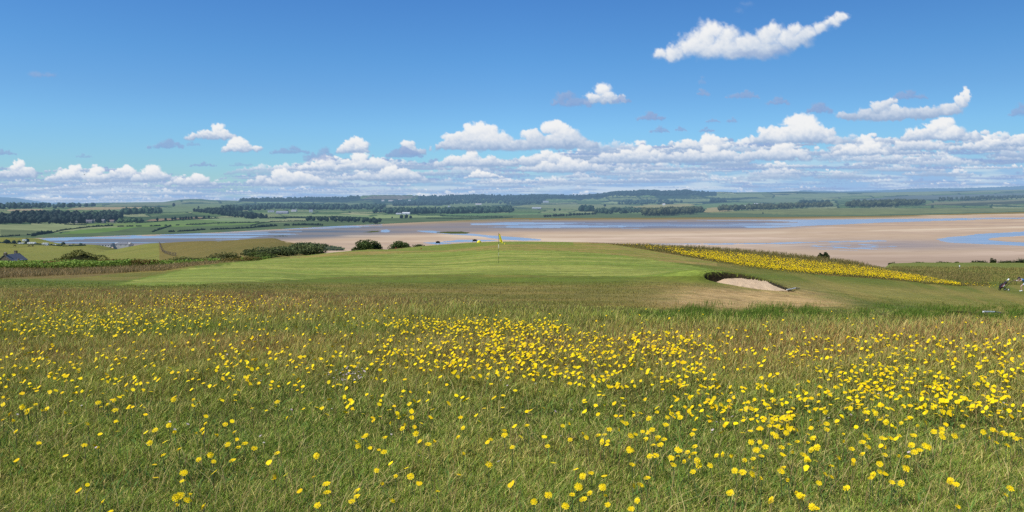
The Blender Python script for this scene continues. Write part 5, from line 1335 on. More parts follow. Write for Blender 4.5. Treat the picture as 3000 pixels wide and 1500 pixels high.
# ------------------------------------------------------------------ golfer pushing a trolley uphill --------------------
gx, gs, gz = foot(2990, 853.5)
U = gs / F                                                      # metres for one photo pixel there
gol = empty('person', (gx, gs, gz), 0, 'golfer in a dark cap, blue shirt and pale shorts leaning hard to push a trolley', 'person')
def gr(dx, dy=0.0): return float(near.at(gx + dx, gs + dy)) - gz
m_skin = mat_plain('skin', (.52, .33, .25), .6); m_shirt = mat_plain('blue polo shirt', (.10, .24, .48), .8); m_white = mat_plain('white cloth', (.74, .74, .74), .8)
m_short = mat_plain('pale blue shorts', (.42, .52, .58), .85); m_navy = mat_plain('navy cap', (.012, .014, .03), .8); m_shoe = mat_plain('white leather', (.82, .82, .80), .5)
def body(xa):                                                   # joints, x along the push (negative is uphill, towards the trolley)
    hip = (.46, 0, .90); sh = (.02, 0, 1.22); head = (-.27, -.02, 1.25)
    return hip, sh, head
hip, shd, head = body(0)
rfoot = (1.02, .10, gr(1.02) + .07)
P_ = [hip, (.26, 0, 1.06), (.06, 0, 1.20), (-.07, 0, 1.245), (-.215, -.01, 1.265), (-.30, -.01, 1.205),             # 0-5 pelvis, waist, chest, neck, skull, face
      (.03, -.19, 1.19), (-.24, -.22, 1.03), (-.49, -.17, 1.07), (-.57, -.16, 1.075),                             # 6-9 left arm
      (.03, .19, 1.20), (-.24, .22, 1.05), (-.49, .15, 1.09), (-.57, .14, 1.095),                                  # 10-13 right arm
      (.43, -.10, .86), (-.08, -.12, .52), (.05, -.12, .10), (-.10, -.12, .05),                                    # 14-17 front leg
      (.50, .10, .86), (.70, .11, .50), (.98, .11, rfoot[2] + .03), (.90, .11, rfoot[2] - .03)]                    # 18-21 rear leg
Ed = [(0, 1), (1, 2), (2, 3), (3, 4), (4, 5), (2, 6), (6, 7), (7, 8), (8, 9), (2, 10), (10, 11), (11, 12), (12, 13), (0, 14), (14, 15), (15, 16), (16, 17), (0, 18), (18, 19), (19, 20), (20, 21)]
R_ = [(.12, .11), (.115, .10), (.125, .10), .060, .096, .072, .06, .042, .030, .036, .06, .042, .030, .036, .095, .058, .042, .038, .095, .058, .042, .038]
k0 = len(P_)
for hnd, sg in ((9, -1), (13, 1)):                              # four fingers curled over the handle and a thumb beside the palm
    hx, hy, hz_ = P_[hnd]
    for f_ in range(4):
        oy = (f_ - 1.5) * .021; ln_ = (.030, .034, .032, .026)[f_]
        P_ += [(hx - .03, hy + oy, hz_ + .012), (hx - .03 - ln_, hy + oy, hz_ - .006), (hx - .03 - ln_ * .7, hy + oy, hz_ - .036)]
        a = len(P_) - 3; Ed += [(hnd, a), (a, a + 1), (a + 1, a + 2)]; R_ += [.0095, .009, .008]
    P_ += [(hx + .0, hy - sg * .045, hz_), (hx - .035, hy - sg * .05, hz_ - .02)]
    a = len(P_) - 2; Ed += [(hnd, a), (a, a + 1)]; R_ += [.011, .009]
a = len(P_)
P_ += [(-.375, -.01, 1.235), (-.20, -.112, 1.25), (-.20, .092, 1.25)]; Ed += [(5, a), (4, a + 1), (4, a + 2)]; R_ += [.020, .022, .022]      # nose and ears
for sy in (-.048, .028): MB().tube([(-.352, sy, 1.252), (-.366, sy, 1.250)], [.011, .006], 6).build('eye', m_navy, gol)
MB().tube([(-.362, -.035, 1.178), (-.366, -.01, 1.175), (-.362, .015, 1.178)], .006, 5).build('mouth', mat_plain('lips', (.35, .14, .12)), gol)
bd = skin('body', P_, Ed, R_, m_skin, gol, 1)
skin('shirt', [(.42, 0, .935), (.26, 0, 1.065), (.06, 0, 1.20), (-.01, 0, 1.225), (.03, -.19, 1.19), (-.10, -.21, 1.115), (.03, .19, 1.20), (-.10, .21, 1.13)], [(0, 1), (1, 2), (2, 3), (2, 4), (4, 5), (2, 6), (6, 7)], [(.18, .16), (.175, .155), (.178, .15), .075, .078, .066, .078, .066], m_shirt, gol, 1)
skin('shorts', [(.46, 0, .90), (.38, 0, .965), (.43, -.10, .85), (.10, -.12, .64), (.50, .10, .85), (.64, .11, .60)], [(0, 1), (0, 2), (2, 3), (0, 4), (4, 5)], [(.185, .17), (.172, .155), .128, .098, .128, .098], m_short, gol, 1)
MB().tube([(-.11, -.01, 1.285), (-.15, -.01, 1.305), (-.21, -.01, 1.322), (-.27, -.01, 1.318), (-.315, -.01, 1.295)], [.04, .088, .104, .090, .03], 14).build('cap', m_navy, gol, smooth=True)
MB().add([(-.29, -.085, 1.30), (-.29, .065, 1.30), (-.40, .045, 1.245), (-.425, -.01, 1.236), (-.40, -.065, 1.245)], [(0, 1, 2, 3, 4)]).build('cap_peak', m_navy, gol)
for q, dz in (((-.02, -.12, .0), 0), ((.96, .11, rfoot[2] - .07), 0)):
    mb = MB(); zz = q[2] + (gr(q[0]) if q[0] < .5 else 0)
    mb.tube([(q[0] + .12, q[1], zz + .055), (q[0] + .07, q[1], zz + .075), (q[0] - .04, q[1], zz + .06), (q[0] - .15, q[1], zz + .04), (q[0] - .19, q[1], zz + .03)], [.035, .052, .05, .042, .02], 10).build('shoe', m_shoe, gol, smooth=True)
MB().tube([(-.50, -.17, 1.072), (-.585, -.16, 1.078)], [.05, .052], 10).build('glove', m_white, gol, smooth=True)
# trolley
tr_ = empty('golf_trolley', (gx - 1.62, gs, gz + gr(-1.62)), 0, 'three wheeled black and white push trolley carrying the dark golf bag', 'trolley')
def tz(dx): return float(near.at(gx - 1.62 + dx, gs)) - (gz + gr(-1.62))
m_rub = mat_plain('black rubber', (.015, .015, .016), .85); m_frame = mat_plain('dark painted tube', (.03, .03, .035), .4)
def wheel(cx, cy, rad, hubmat):
    zc = tz(cx) + rad - .005
    w_ = MB(); n_ = 16; V = []; Fc = []
    for i in range(n_):
        a = 2 * math.pi * i / n_
        for rr_, yy in ((rad, -.02), (rad * .98, .03), (rad * .80, .03), (rad * .80, -.02)):
            V.append((cx + rr_ * math.cos(a), cy + yy, zc + rr_ * math.sin(a)))
    for i in range(n_):
        j = (i + 1) % n_
        for k in range(4): Fc.append((i * 4 + k, j * 4 + k, j * 4 + (k + 1) % 4, i * 4 + (k + 1) % 4))
    wo = w_.add(V, Fc).build('wheel', m_rub, tr_)
    h_ = MB().tube([(cx, cy - .03, zc), (cx, cy + .035, zc)], rad * .22, 8)
    for i in range(5):
        a = 2 * math.pi * i / 5; h_.tube([(cx, cy, zc), (cx + rad * .82 * math.cos(a), cy, zc + rad * .82 * math.sin(a))], .016, 5)
    h_.build('hub', hubmat, wo)
    return zc
z1 = wheel(-.46, 0, .12, m_frame); z2 = wheel(.24, -.26, .15, m_shoe); wheel(.24, .26, .15, m_shoe)
MB().tube([(-.46, 0, z1), (-.36, 0, z1 + .12), (.10, 0, .34), (.34, 0, .62), (.62, 0, .92), (.86, 0, gr(-.8) - gr(-1.62) + 1.02)], .022, 8).build('main_frame', m_frame, tr_, smooth=True)
for sg in (-1, 1): MB().tube([(.02, 0, .26), (.14, sg * .2, .18), (.24, sg * .26, z2)], .018, 6).build('axle_arm', m_frame, tr_)
MB().tube([(1.05, -.22, gr(-.57) - gr(-1.62) + 1.07), (1.06, 0, gr(-.57) - gr(-1.62) + 1.08), (1.05, .22, gr(-.57) - gr(-1.62) + 1.085)], .020, 8).build('handle', m_frame, tr_, smooth=True)
MB().tube([(.86, 0, gr(-.8) - gr(-1.62) + 1.02), (1.06, 0, gr(-.57) - gr(-1.62) + 1.08)], .02, 8).build('handle_stem', m_frame, tr_)
# bag
gb = empty('golf_bag', (gx - 2.10, gs, gz + gr(-2.1) + .14), 0, 'leaning black golf bag with dark red panel and white club covers on the trolley', 'golf bag')
d = np.array([.64, 0, .60]); d = d / np.linalg.norm(d); n_ = np.array([-d[2], 0, d[0]])
def bp(a, o=0.0, y=0.0): q = d * a + n_ * o; return (q[0] + .02, y, q[2] + .10)
m_bag = mat_plain('black nylon', (.018, .016, .022), .7); m_pan = mat_plain('dark red nylon', (.11, .02, .03), .7)
MB().tube([bp(-.02), bp(0), bp(.35), bp(.72), bp(.86), bp(.88)], [.09, .13, .135, .125, .14, .12], 14).build('bag_body', m_bag, gb, smooth=True)
MB().tube([bp(.10, .03, -.12), bp(.16, .03, -.14), bp(.52, .03, -.14), bp(.58, .03, -.12)], [.05, .075, .075, .05], 10).build('side_pocket', m_pan, gb, smooth=True)
MB().tube([bp(.08, .13), bp(.16, .15), bp(.40, .15), bp(.48, .13)], [.05, .085, .085, .05], 10).build('front_pocket', m_bag, gb, smooth=True)
MB().box(bp(.36, .02, -.222), (.24, .012, .07), 0, -.76).build('white_patch', m_white, gb)
MB().tube([bp(.14, -.15), bp(.35, -.21), bp(.6, -.15)], .014, 6).build('strap', m_bag, gb)
for i, (oy, ox, ln_, c) in enumerate([(-.07, .05, 1.16, 1), (.0, .07, 1.22, 1), (.07, .04, 1.14, 1), (-.04, -.05, 1.06, 0), (.05, -.06, 1.04, 0), (0, 0, 1.1, 0)]):
    cl = MB().tube([bp(.80, ox * .8, oy * .7), bp(ln_ - .06, ox, oy)], .006, 5).build('club', m_frame, gb)
    a, b_ = bp(ln_ - .10, ox, oy), bp(ln_ + .06, ox + .03, oy)
    if c: MB().tube([a, tuple((np.array(a) + np.array(b_)) / 2), b_], [.03, .055, .035], 8).build('club_cover', m_white, cl, smooth=True)
    else: MB().box(bp(ln_, ox + .02, oy), (.07, .02, .04), 0, -.5).build('club_head', mat_plain('steel', (.5, .5, .5), .3, metal=1.0), cl)

# ------------------------------------------------------------------ flowers ------------------------------------------
def zoomed(txt, x0, y0, k):
    v = [float(q) for q in txt.split()]
    return [(x0 + v[i] * k, y0 + v[i + 1] * k) for i in range(0, len(v), 2)]
FL = zoomed('168 505 205 530 268 485 78 557 105 613 118 690 22 603 320 535 345 530 495 553 205 548 868 518 862 447 985 488 808 480 775 400 740 465 1310 437 1460 437 1772 442 1770 400 1898 502 2092 455 2168 582 1275 628 1172 665 1320 685 1550 622 1525 665 1535 695 1480 692 1642 713 1768 690 1700 624 1130 765 1718 777 1797 800 1848 772 1918 810 2090 850 2388 873 1752 900 1588 858 1228 860 1498 890 1352 817 635 785 740 805 660 622 2070 1030 2367 1037 2462 1085 2468 1150 2397 1250 1358 1165 1437 1158 1415 1198 1328 1180 1538 1255 777 1204 830 1283 1345 1240 1388 990 1610 905', 0, 1000, .3882)
FL += zoomed('352 676 303 740 398 748 385 768 468 800 140 822 155 810 272 827 105 880 88 847 545 867 592 855 268 917 733 823 765 763 1022 778 1025 807 1165 745 1075 882 1297 875 938 835 1393 742 1433 733 1438 832 770 928 928 993 222 1033 342 1067 435 1067 255 1112 97 1160 97 1197 65 1230 318 1220 602 1162 1212 1217 1300 1178 1408 1243 1452 1172 1523 1200 1563 1163 1518 1060 1570 1040 1492 1122 1665 1183 1675 1235 1643 1128 1836 1115 1883 1112 1922 1070 1862 1210 1823 1263 1828 987 1805 890 1812 905 1825 900 1975 935 1940 940 2075 950 2087 990 1522 797 1540 818 1655 800 1615 805 1640 848 1675 845 1685 768 1745 778 1818 808 1850 800 1895 785 1935 795 1955 770 1990 820 1985 840 2030 835 1920 835 1960 870 2005 868 2115 900 2130 910 2040 738 1790 730 1768 718 1935 697 1840 678 1878 660 2060 640 2075 665 2120 670 2130 690 2050 690', 1000, 900, .4658)
FL += zoomed('60 800 75 880 30 915 40 945 70 922 88 968 10 975 65 1033 172 995 212 935 253 928 305 937 390 965 443 955 495 937 462 900 520 880 485 850 430 850 375 1037 327 1027 440 1010 438 1047 495 1080 620 1030 630 1008 658 1085 300 1163 557 1210 715 1168 735 1180 752 1192 815 1248 840 1260 690 915 760 930 780 958 790 965 720 845 790 860 845 885 810 900 622 882 667 867 585 810 610 825 565 795 650 790 715 770 660 740 665 760 690 685 560 720 545 745 600 748 905 735 905 770 785 800 820 825 980 945 932 997 892 1047 933 1063 858 1102 1030 1133 1072 988 1062 893 1130 850 1165 830 1150 805 1165 880 1130 927 1253 820 1305 823 1270 890 1270 930 1240 988 1240 1030 1262 1042 1200 1050 1182 1070 1315 1095 1375 1103 1390 1000 1405 1015 1410 943 1358 938 1440 868 1475 895 1490 900 1525 870 1545 880 1455 912 1452 805 1362 808 1340 760 1375 727 1400 710 1478 743 1525 723 1280 722 1235 708 1630 765 1630 790 1635 815 1580 780 1710 808 1762 748 1890 785 1925 830 1950 770 1970 785 2000 748 2010 790 2030 800 2070 800 2095 825 2120 825 2035 868 1968 850 1685 1090 1720 1110 1730 1250 2025 1178 2060 1138 1010 800 1010 850 240 610 365 645 430 635 1635 655 1700 640 1200 655 1110 630 1145 660 1025 640 890 640 895 660 1250 705 1215 670', 2000, 900, .4658)
def head_geo(r, R0, petals=15):
    V = []; Q = []; C = []
    y1, y2, y3 = np.array([.98, .74, .010]), np.array([.97, .68, .008]), np.array([.96, .66, .006])
    for lay, (npet, ro, ri, lift) in enumerate(((petals, 1.0, .2, .10), (petals - 3, .66, .12, .26))):
        for i in range(npet):
            a = 2 * math.pi * (i + r.uniform(-.25, .25) + lay * .5) / npet; ln_ = ro * r.uniform(.86, 1.06); w = 1.25 * math.pi / npet
            o = len(V)
            for rad, ww, z in ((ri, w * .5, .03 + lay * .05), (ln_ * .7, w * .80, lift), (ln_, w * .62, lift * .8)):
                for sg in (-1, 1): V.append((R0 * rad * math.cos(a + sg * ww * .7), R0 * rad * math.sin(a + sg * ww * .7), R0 * z + R0 * .02 * sg))
            Q += [(o, o + 1, o + 3, o + 2), (o + 2, o + 3, o + 5, o + 4)]; C += [y3, y3, y1, y1, y1, y2]
    o = len(V)
    for i in range(8):
        a = 2 * math.pi * i / 8; V.append((R0 * .26 * math.cos(a), R0 * .26 * math.sin(a), R0 * .30)); C.append(y3)
    V.append((0, 0, R0 * .38)); C.append(y2)
    T = [(o + i, o + (i + 1) % 8, o + 8) for i in range(8)]
    return np.array(V), np.array(Q), np.array(T), np.array(C)
def build_flowers():
    r = np.random.default_rng(5)
    heads = []
    for i in range(5):
        V, Q, T, C = head_geo(r, 1.0, int(r.integers(13, 18)))
        o = mesh_np('flower_head', V, [Q, T], M_PETAL, None, C); heads.append(o.data); bpy.data.objects.remove(o)
    stems = []
    for i in range(3):
        b = r.uniform(-.12, .12, 2)
        mb = MB().tube([(b[0], b[1], -1.0), (b[0] * .5, b[1] * .6, -.5), (0, 0, 0)], .0065, 5, False)
        o = mb.build('stem', mat_plain('stalk', (.10, .13, .04), .8)); stems.append(o.data); bpy.data.objects.remove(o)
    P_ = np.array(FL)
    P_ = P_[(P_[:, 1] > 1105)]
    order = np.argsort(-P_[:, 1]); near_n = 300
    P1 = P_[order][:near_n]; rest = P_[order][near_n:]
    hg = r.uniform(.09, .17, len(P1))
    x, s = np.zeros(len(P1)), np.zeros(len(P1))
    for i in range(len(P1)):
        a, b = near.hit([P1[i, 0]], [P1[i, 1]], hg[i]); x[i], s[i] = a[0], b[0]
    for i in range(len(P1)):
        zg = float(near.at(x[i], s[i]))
        row = 'at the front' if P1[i, 1] > 1380 else 'in the near meadow'
        side = 'left' if P1[i, 0] < 1000 else ('centre' if P1[i, 0] < 2000 else 'right')
        rt = empty('hawkbit_flower', (x[i], s[i], zg), 0, 'yellow many petalled flower on a thin stalk %s, %s' % (row, side), 'flower', 'yellow meadow flowers, %s, %s' % (side, 'front' if P1[i, 1] > 1380 else 'near'))
        R0 = r.uniform(.0160, .0225)
        h_ = bpy.data.objects.new('flower_head', heads[i % 5]); COL.objects.link(h_); h_.parent = rt; h_.location = (0, 0, hg[i]); q_ = 1.0 if r.random() > .14 else r.uniform(.45, .7); h_.scale = (R0 * q_, R0 * q_, R0 * r.uniform(.9, 1.5) / q_ ** 1.5)
        h_.rotation_mode = 'ZYX'; h_.rotation_euler = (r.normal(.42, .30), r.normal(-.15, .38), r.uniform(0, 6.28)); 
        st_ = bpy.data.objects.new('stem', stems[i % 3]); COL.objects.link(st_); st_.parent = rt; st_.location = (0, 0, hg[i]); st_.scale = (.35, .35, hg[i] + .02)
    # the rest of the flowers: too many to count
    pts = [rest]
    def poly(pl, n, cl=0.0, sc=70):
        x0 = min(a for a, _ in pl) - 110; x1 = max(a for a, _ in pl) + 110; y0 = min(b for _, b in pl) - 16; y1 = max(b for _, b in pl) + 16
        px = r.uniform(x0, x1, n * 14); py = r.uniform(y0, y1, n * 14)
        k = inpoly(px + r.normal(0, 40, len(px)), py + r.normal(0, 4.5, len(px)), pl) & (fbm(px / sc, py / (sc * .35), 3, n % 7) > cl * (.8 + .4 * r.random(len(px))))
        pts.append(np.stack([px[k], py[k]], -1)[:n])
    poly([(1130, 934), (1400, 936), (1620, 940), (1640, 955), (1500, 962), (1160, 962)], 396, .26, 40)
    poly([(1420, 958), (1900, 962), (2060, 990), (2050, 1030), (1500, 1050), (1380, 1000)], 457, .32, 60)
    poly([(1150, 970), (1500, 975), (1650, 1090), (1500, 1100), (1120, 1070)], 361, .32, 60)
    poly([(1500, 1040), (2050, 1020), (2080, 1130), (1700, 1130), (1540, 1100)], 240, .34, 60)
    poly([(2000, 965), (2960, 985), (2990, 1060), (2500, 1080), (2050, 1060)], 276, .32, 60)
    poly([(2400, 1080), (2990, 1050), (3000, 1210), (2750, 1220), (2500, 1170)], 396, .33, 60)
    poly([(2000, 1120), (2450, 1150), (2560, 1230), (2250, 1260), (2000, 1230)], 155, .32, 60)
    poly([(0, 888), (440, 890), (720, 900), (700, 930), (420, 975), (0, 970)], 516, .33, 60)
    poly([(430, 868), (640, 862), (760, 880), (720, 903), (560, 903)], 227, .31, 50)
    poly([(0, 860), (860, 850), (900, 900), (860, 960), (0, 960)], 288, .31, 60)
    poly([(0, 970), (1150, 960), (1180, 1110), (0, 1150)], 348, .31, 60)
    poly([(850, 865), (1150, 880), (1200, 940), (880, 960)], 72, .31, 60)
    poly([(-440, 880), (0, 880), (0, 1190), (-440, 1190)], 361, .31, 60)
    poly([(3000, 985), (3440, 990), (3440, 1230), (3000, 1230)], 385, .31, 60)
    poly([(0, 850), (3000, 930), (3000, 1240), (0, 1200)], 619, .30, 90)
    poly([(0, 1100), (3000, 1100), (3000, 1440), (0, 1440)], 89, .30, 90)
    poly([(900, 1140), (1400, 1130), (1500, 1230), (900, 1240)], 35, .20, 60)
    pts = np.concatenate(pts)
    pts = pts[pts[:, 1] > curve(MEADOW_TOP, pts[:, 0]) + 8]
    def carpet(pts, hlo, hhi, rlo, rhi, name, label, smax, smin=0.0, cat='flowers', colr=None, tilt=.5, nn=8, fl=.42):
        n = len(pts); hh = r.uniform(hlo, hhi, n)
        hx, hs = near.hit(pts[:, 0], pts[:, 1], (hlo + hhi) / 2, smin)
        ok = ~np.isnan(hs) & (hs < smax); hx, hs, hh = hx[ok], hs[ok], hh[ok]; n = len(hx)
        zc = near.at(hx, hs) + hh
        a = np.linspace(0, 2 * math.pi, nn, endpoint=False)
        R0 = np.maximum(r.uniform(rlo, rhi, n), fl * hs / 745 * r.uniform(.6, 1.3, n))
        tx = r.normal(tilt, .40, n); ty = r.normal(-.15, .40, n)
        rag = 1 + r.normal(0, .16, (n, nn)); rag[:, ::2] *= 1.08
        lx = R0[:, None] * np.cos(a) * rag; ly = R0[:, None] * np.sin(a) * rag
        V = np.empty((n, nn + 1, 3), np.float32)
        V[:, :nn, 0] = hx[:, None] + lx; V[:, :nn, 1] = hs[:, None] + ly * np.cos(tx)[:, None]; V[:, :nn, 2] = zc[:, None] + ly * np.sin(tx)[:, None] - lx * np.sin(ty)[:, None] + R0[:, None] * .1
        V[:, nn] = np.stack([hx, hs, zc + R0 * .02], -1)
        i = (np.arange(n) * (nn + 1))[:, None]; k = np.arange(nn)
        T = np.stack([np.broadcast_to(i + k, (n, nn)), i + (k + 1) % nn, np.broadcast_to(i + nn, (n, nn))], -1).reshape(-1, 3)
        # stalks
        w = np.maximum(.0016, .07 * hs / 745)
        S_ = np.empty((n, 4, 3), np.float32)
        for q, (sg, dz) in enumerate(((-1, -1), (1, -1), (1, 0), (-1, 0))): S_[:, q] = np.stack([hx + sg * w, hs + .002 * q, zc + (dz * (hh + .01) if dz else 0)], -1)
        j = np.arange(n)[:, None] * 4 + np.arange(4) + n * (nn + 1)
        base = np.array([.99, .73, .008]) if colr is None else np.array(colr)
        C = np.concatenate([np.repeat(base * r.uniform(.82, 1.08, (n, 1)) * np.stack([np.ones(n), r.uniform(.86, 1.06, n), np.ones(n)], -1), nn + 1, 0), np.tile(alb(130, 128, 68), (n * 4, 1))])
        o = mesh_np(name, np.concatenate([V.reshape(-1, 3), S_.reshape(-1, 3)]), [T, j], M_PETAL, None, C)
        tag(o, label, cat, None, 'stuff')
    carpet(pts, .06, .15, .0120, .0176, 'meadow_flowers', 'yellow flowers scattered across the middle of the meadow', 70, tilt=.27)
    n = 110000
    px = r.uniform(1760, 2900, n); py = r.uniform(700, 840, n)
    w = (fbm(px / 36, py / 9, 3, 4) > .36 - .14 * sst(1950, 2150, px)) & (r.random(n) < np.interp(px, [1800, 1860, 1970, 2090], [.0, .08, .40, 1]))
    up_ = curve(STRIP_UP, px); lo_ = curve(STRIP_LO, px); q_ = (py - up_) / np.maximum(lo_ - up_, 1)
    k = (q_ > .04) & (q_ < .98) & (px < 2815) & w & (r.random(n) < sst(0, .30, q_) * sst(1.0, .72, q_) + .06)
    pa = np.stack([px[k], py[k]], -1)[:21000]
    px = r.uniform(2790, 2925, 60); pb = np.stack([px, 829 + (px - 2800) * .055 + r.normal(0, 2.5, 60)], -1)
    carpet(np.concatenate([pa, pb]),   .16, .34, .016, .026, 'flower_band', 'dense band of yellow flowers running down the crest on the right', 130, 60, tilt=.5, nn=7, fl=.27)
    # pale clover dots
    q = np.concatenate([np.stack([r.normal(885, 26, 50), r.normal(1095, 9, 50)], -1) + 0, np.stack([r.uniform(0, 3000, 60), r.uniform(1000, 1350, 60)], -1)])
    q[:50, 0] += 140
    carpet(q, .04, .09, .007, .010, 'clover_flowers', 'small whitish clover heads low in the meadow', 40, colr=(.62, .52, .46), tilt=.1, nn=6)
build_flowers()
# ------------------------------------------------------------------ sky with clouds
def build_sky():
    ST = 2.4
    xs = np.arange(-760, 3760, ST); ys = np.arange(-60, 622, ST)
    W, H = len(xs), len(ys)
    RGB = np.zeros((H, W, 3)); A = np.zeros((H, W))       # straight colour / alpha, composited back to front
    r = np.random.default_rng(3)
    LIT = np.array([0.88, 0.89, 0.90]); MID = lin((198, 211, 229)); BASE = lin((150, 176, 210)); GREY = lin((130, 160, 208)); HAZ = lin((178, 206, 238))
    def cloud(puffs, base, seed, lit=1.0, soft=0.35, opac=1.0, warp=1.0, gray=False, slant=0.0, fade=0.0, shade=1.0):
        puffs = np.array(puffs, float)                     # cx, cy, rx, ry
        x0 = (puffs[:, 0] - puffs[:, 2]).min() - 25; x1 = (puffs[:, 0] + puffs[:, 2]).max() + 25
        y0 = (puffs[:, 1] - puffs[:, 3]).min() - 18; y1 = max((puffs[:, 1] + puffs[:, 3]).max(), base) + 14
        i0 = max(int((x0 - xs[0]) / ST), 0); i1 = min(int((x1 - xs[0]) / ST) + 1, W); j0 = max(int((y0 - ys[0]) / ST), 0); j1 = min(int((y1 - ys[0]) / ST) + 1, H)
        if i1 - i0 < 2 or j1 - j0 < 2: return
        X, Y = np.meshgrid(xs[i0:i1], ys[j0:j1])
        R0 = np.median(puffs[:, 3])
        sc_ = max(R0 * 1.1, 5.0); o = seed * 7.13
        a1 = fbm(X / sc_ + o, Y / sc_ + o, 5, 1, .62) - .5; a2 = fbm(X / sc_ + 50 + o, Y / sc_ + 9 + o, 5, 3, .62) - .5
        wx = X + a1 * sc_ * 1.7 * warp; wy = Y + a2 * sc_ * 1.3 * warp
        q = np.full(X.shape, -9.0); nx = np.zeros(X.shape); ny = np.zeros(X.shape); nz = np.zeros(X.shape)
        zb = np.full(X.shape, -1e9); zw = np.full(X.shape, 1e-4)
        for cx, cy, rx, ry in puffs:
            dx = (wx - cx) / rx; dy = (wy - cy) / ry; d2 = dx * dx + dy * dy
            zz = np.sqrt(np.maximum(1 - d2, 0)) * min(rx, ry)
            q = np.maximum(q, 1 - np.sqrt(d2))
            b = (zz > zb) & (d2 < 1); zb = np.where(b, zz, zb)
            wgt = np.maximum(1.08 - d2, 0) ** 2
            nx += dx * wgt; ny += -dy * wgt; nz += np.sqrt(np.maximum(1 - d2, 0)) * wgt; zw = zw + wgt
        nx /= zw; ny /= zw; nz /= zw
        bl = base + slant * (X - puffs[:, 0].mean())
        bot = sst(4.0 + R0 * .10, -R0 * .12 - 1, Y + a2 * R0 * .7 - bl)
        alpha = sst(0.0, soft, q + a1 * .25) * bot * opac
        top = (puffs[:, 1] - puffs[:, 3]).min()
        hgt = np.clip((bl - Y + a1 * R0 * .8) / max(base - top, 1), 0, 1)
        det = fbm(X / (sc_ * .42) + o, Y / (sc_ * .36) - o, 4, 5, .6) - .5
        lam = np.clip(-0.30 * nx + 0.55 * ny + 0.60 * nz + det * .55, 0, 1)
        if gray:
            c = GREY + (MID - GREY) * (0.30 * lam[..., None])
        else:
            v = np.clip((0.30 + 0.58 * lam) * lit + .82 * (hgt - .42) * shade, 0, 1)
            v = sst(-0.05, 1.0, v)[..., None]
            c = np.where(v < .5, BASE + (MID - BASE) * v * 2, MID + (LIT - MID) * (v - .5) * 2)
        if fade: c = c + (HAZ - c) * fade
        ca = RGB[j0:j1, i0:i1]; aa = A[j0:j1, i0:i1]
        na = alpha + aa * (1 - alpha)
        RGB[j0:j1, i0:i1] = np.where(na[..., None] > 1e-4, (c * alpha[..., None] + ca * (aa * (1 - alpha))[..., None]) / np.maximum(na, 1e-4)[..., None], ca)
        A[j0:j1, i0:i1] = na
    def heap(x0, x1, yt, yb, seed, n=None, **kw):
        w = x1 - x0; h = yb - yt; rr = np.random.default_rng(seed)
        n = n or int(np.clip(w / max(h, 6) * 7 + 6, 8, 34))
        P_ = []
        pk = rr.uniform(.3, .65)
        for i in range(n):
            u = rr.uniform(0, 1) if i else pk
            prof = (1 - abs((u - pk) / (pk if u < pk else 1 - pk)) ** 1.7) * (0.55 + .45 * rr.random()) if i else 1.0
            ry = h * rr.uniform(.20, .36) * (0.55 + .5 * prof); rx = ry * rr.uniform(1.2, 2.1)
            cy = yb - (h - ry) * prof * (0.35 + .65 * rr.random()) if i else yt + ry
            P_.append((np.clip(x0 + u * w, x0 + rx * .8, x1 - rx * .8), min(cy, yb - ry * .35), rx, ry))
        P_.append((x0 + w * .5, yb - h * .18, w * .46, h * .26))
        cloud(P_, yb, seed, **kw)
    def wisp(x0, x1, yt, yb, seed, **kw):
        heap(x0, x1, yt, yb, seed, gray=True, opac=kw.pop('opac', .75), soft=.7, warp=1.5, **kw)
    # ---- bank of cloud along the horizon, farthest first
    TOP = [(-760, 470), (0, 478), (120, 500), (330, 482), (520, 505), (680, 525), (740, 505), (860, 470), (1100, 456), (1300, 470), (1520, 456), (1750, 430), (1900, 415), (2100, 405), (2400, 400), (3000, 390), (3760, 380)]
    rows = []
    for i in range(800):
        x = r.uniform(-760, 3760); tp = curve(TOP, x)
        y = 604 - (604 - tp - 14) * r.random() ** 1.1
        rows.append((y, x))
    rows.sort(reverse=True)
    # thin veil near the horizon
    X, Y = np.meshgrid(xs, ys)
    tpx = curve(TOP, X)
    veil = sst(0, 1, (Y - tpx - 5 + 60 * (fbm(X / 170, Y / 40, 4, 2) - .5)) / np.maximum(600 - tpx, 40) * 1.35) * .88
    vc = lin((150, 184, 228)) + (lin((196, 212, 234)) - lin((150, 184, 228))) * sst(.40, .62, fbm(X / 130, Y / 11, 5, 3))[..., None]
    RGB[:] = vc; A[:] = veil
    for n_, (y, x) in enumerate(rows):
        f = sst(450, 600, y)                               # 1 at the horizon
        w = (210 - 80 * f) * r.uniform(.4, 1.5); h = (31 - 19 * f) * r.uniform(.45, 1.25)
        if r.random() < .46:
            heap(x - w * .7, x + w * .7, y - h * .7, y, 1000 + n_, n=7, gray=True, opac=.85 - .2 * f, soft=.55, fade=.05 + .14 * f)
        else:
            heap(x - w / 2, x + w / 2, y - h, y, 1000 + n_, n=9, lit=r.uniform(.5, 1.12) * (1 - .12 * f), opac=.97 - .07 * f, soft=.45 + .15 * f, fade=.02 + .14 * f)
    for i in range(120):                                # a middle layer that joins the heaps into one bank
        x = r.uniform(-760, 3760); tp = curve(TOP, x); y = tp + 22 + 105 * r.random() ** 1.3
        w = r.uniform(110, 320); h = r.uniform(14, 38) * (1.15 - .5 * sst(450, 580, y))
        heap(x - w / 2, x + w / 2, y - h, y, 3000 + i, lit=r.uniform(.45, 1.0), opac=r.uniform(.6, .95), soft=.6, warp=1.5, fade=.06)
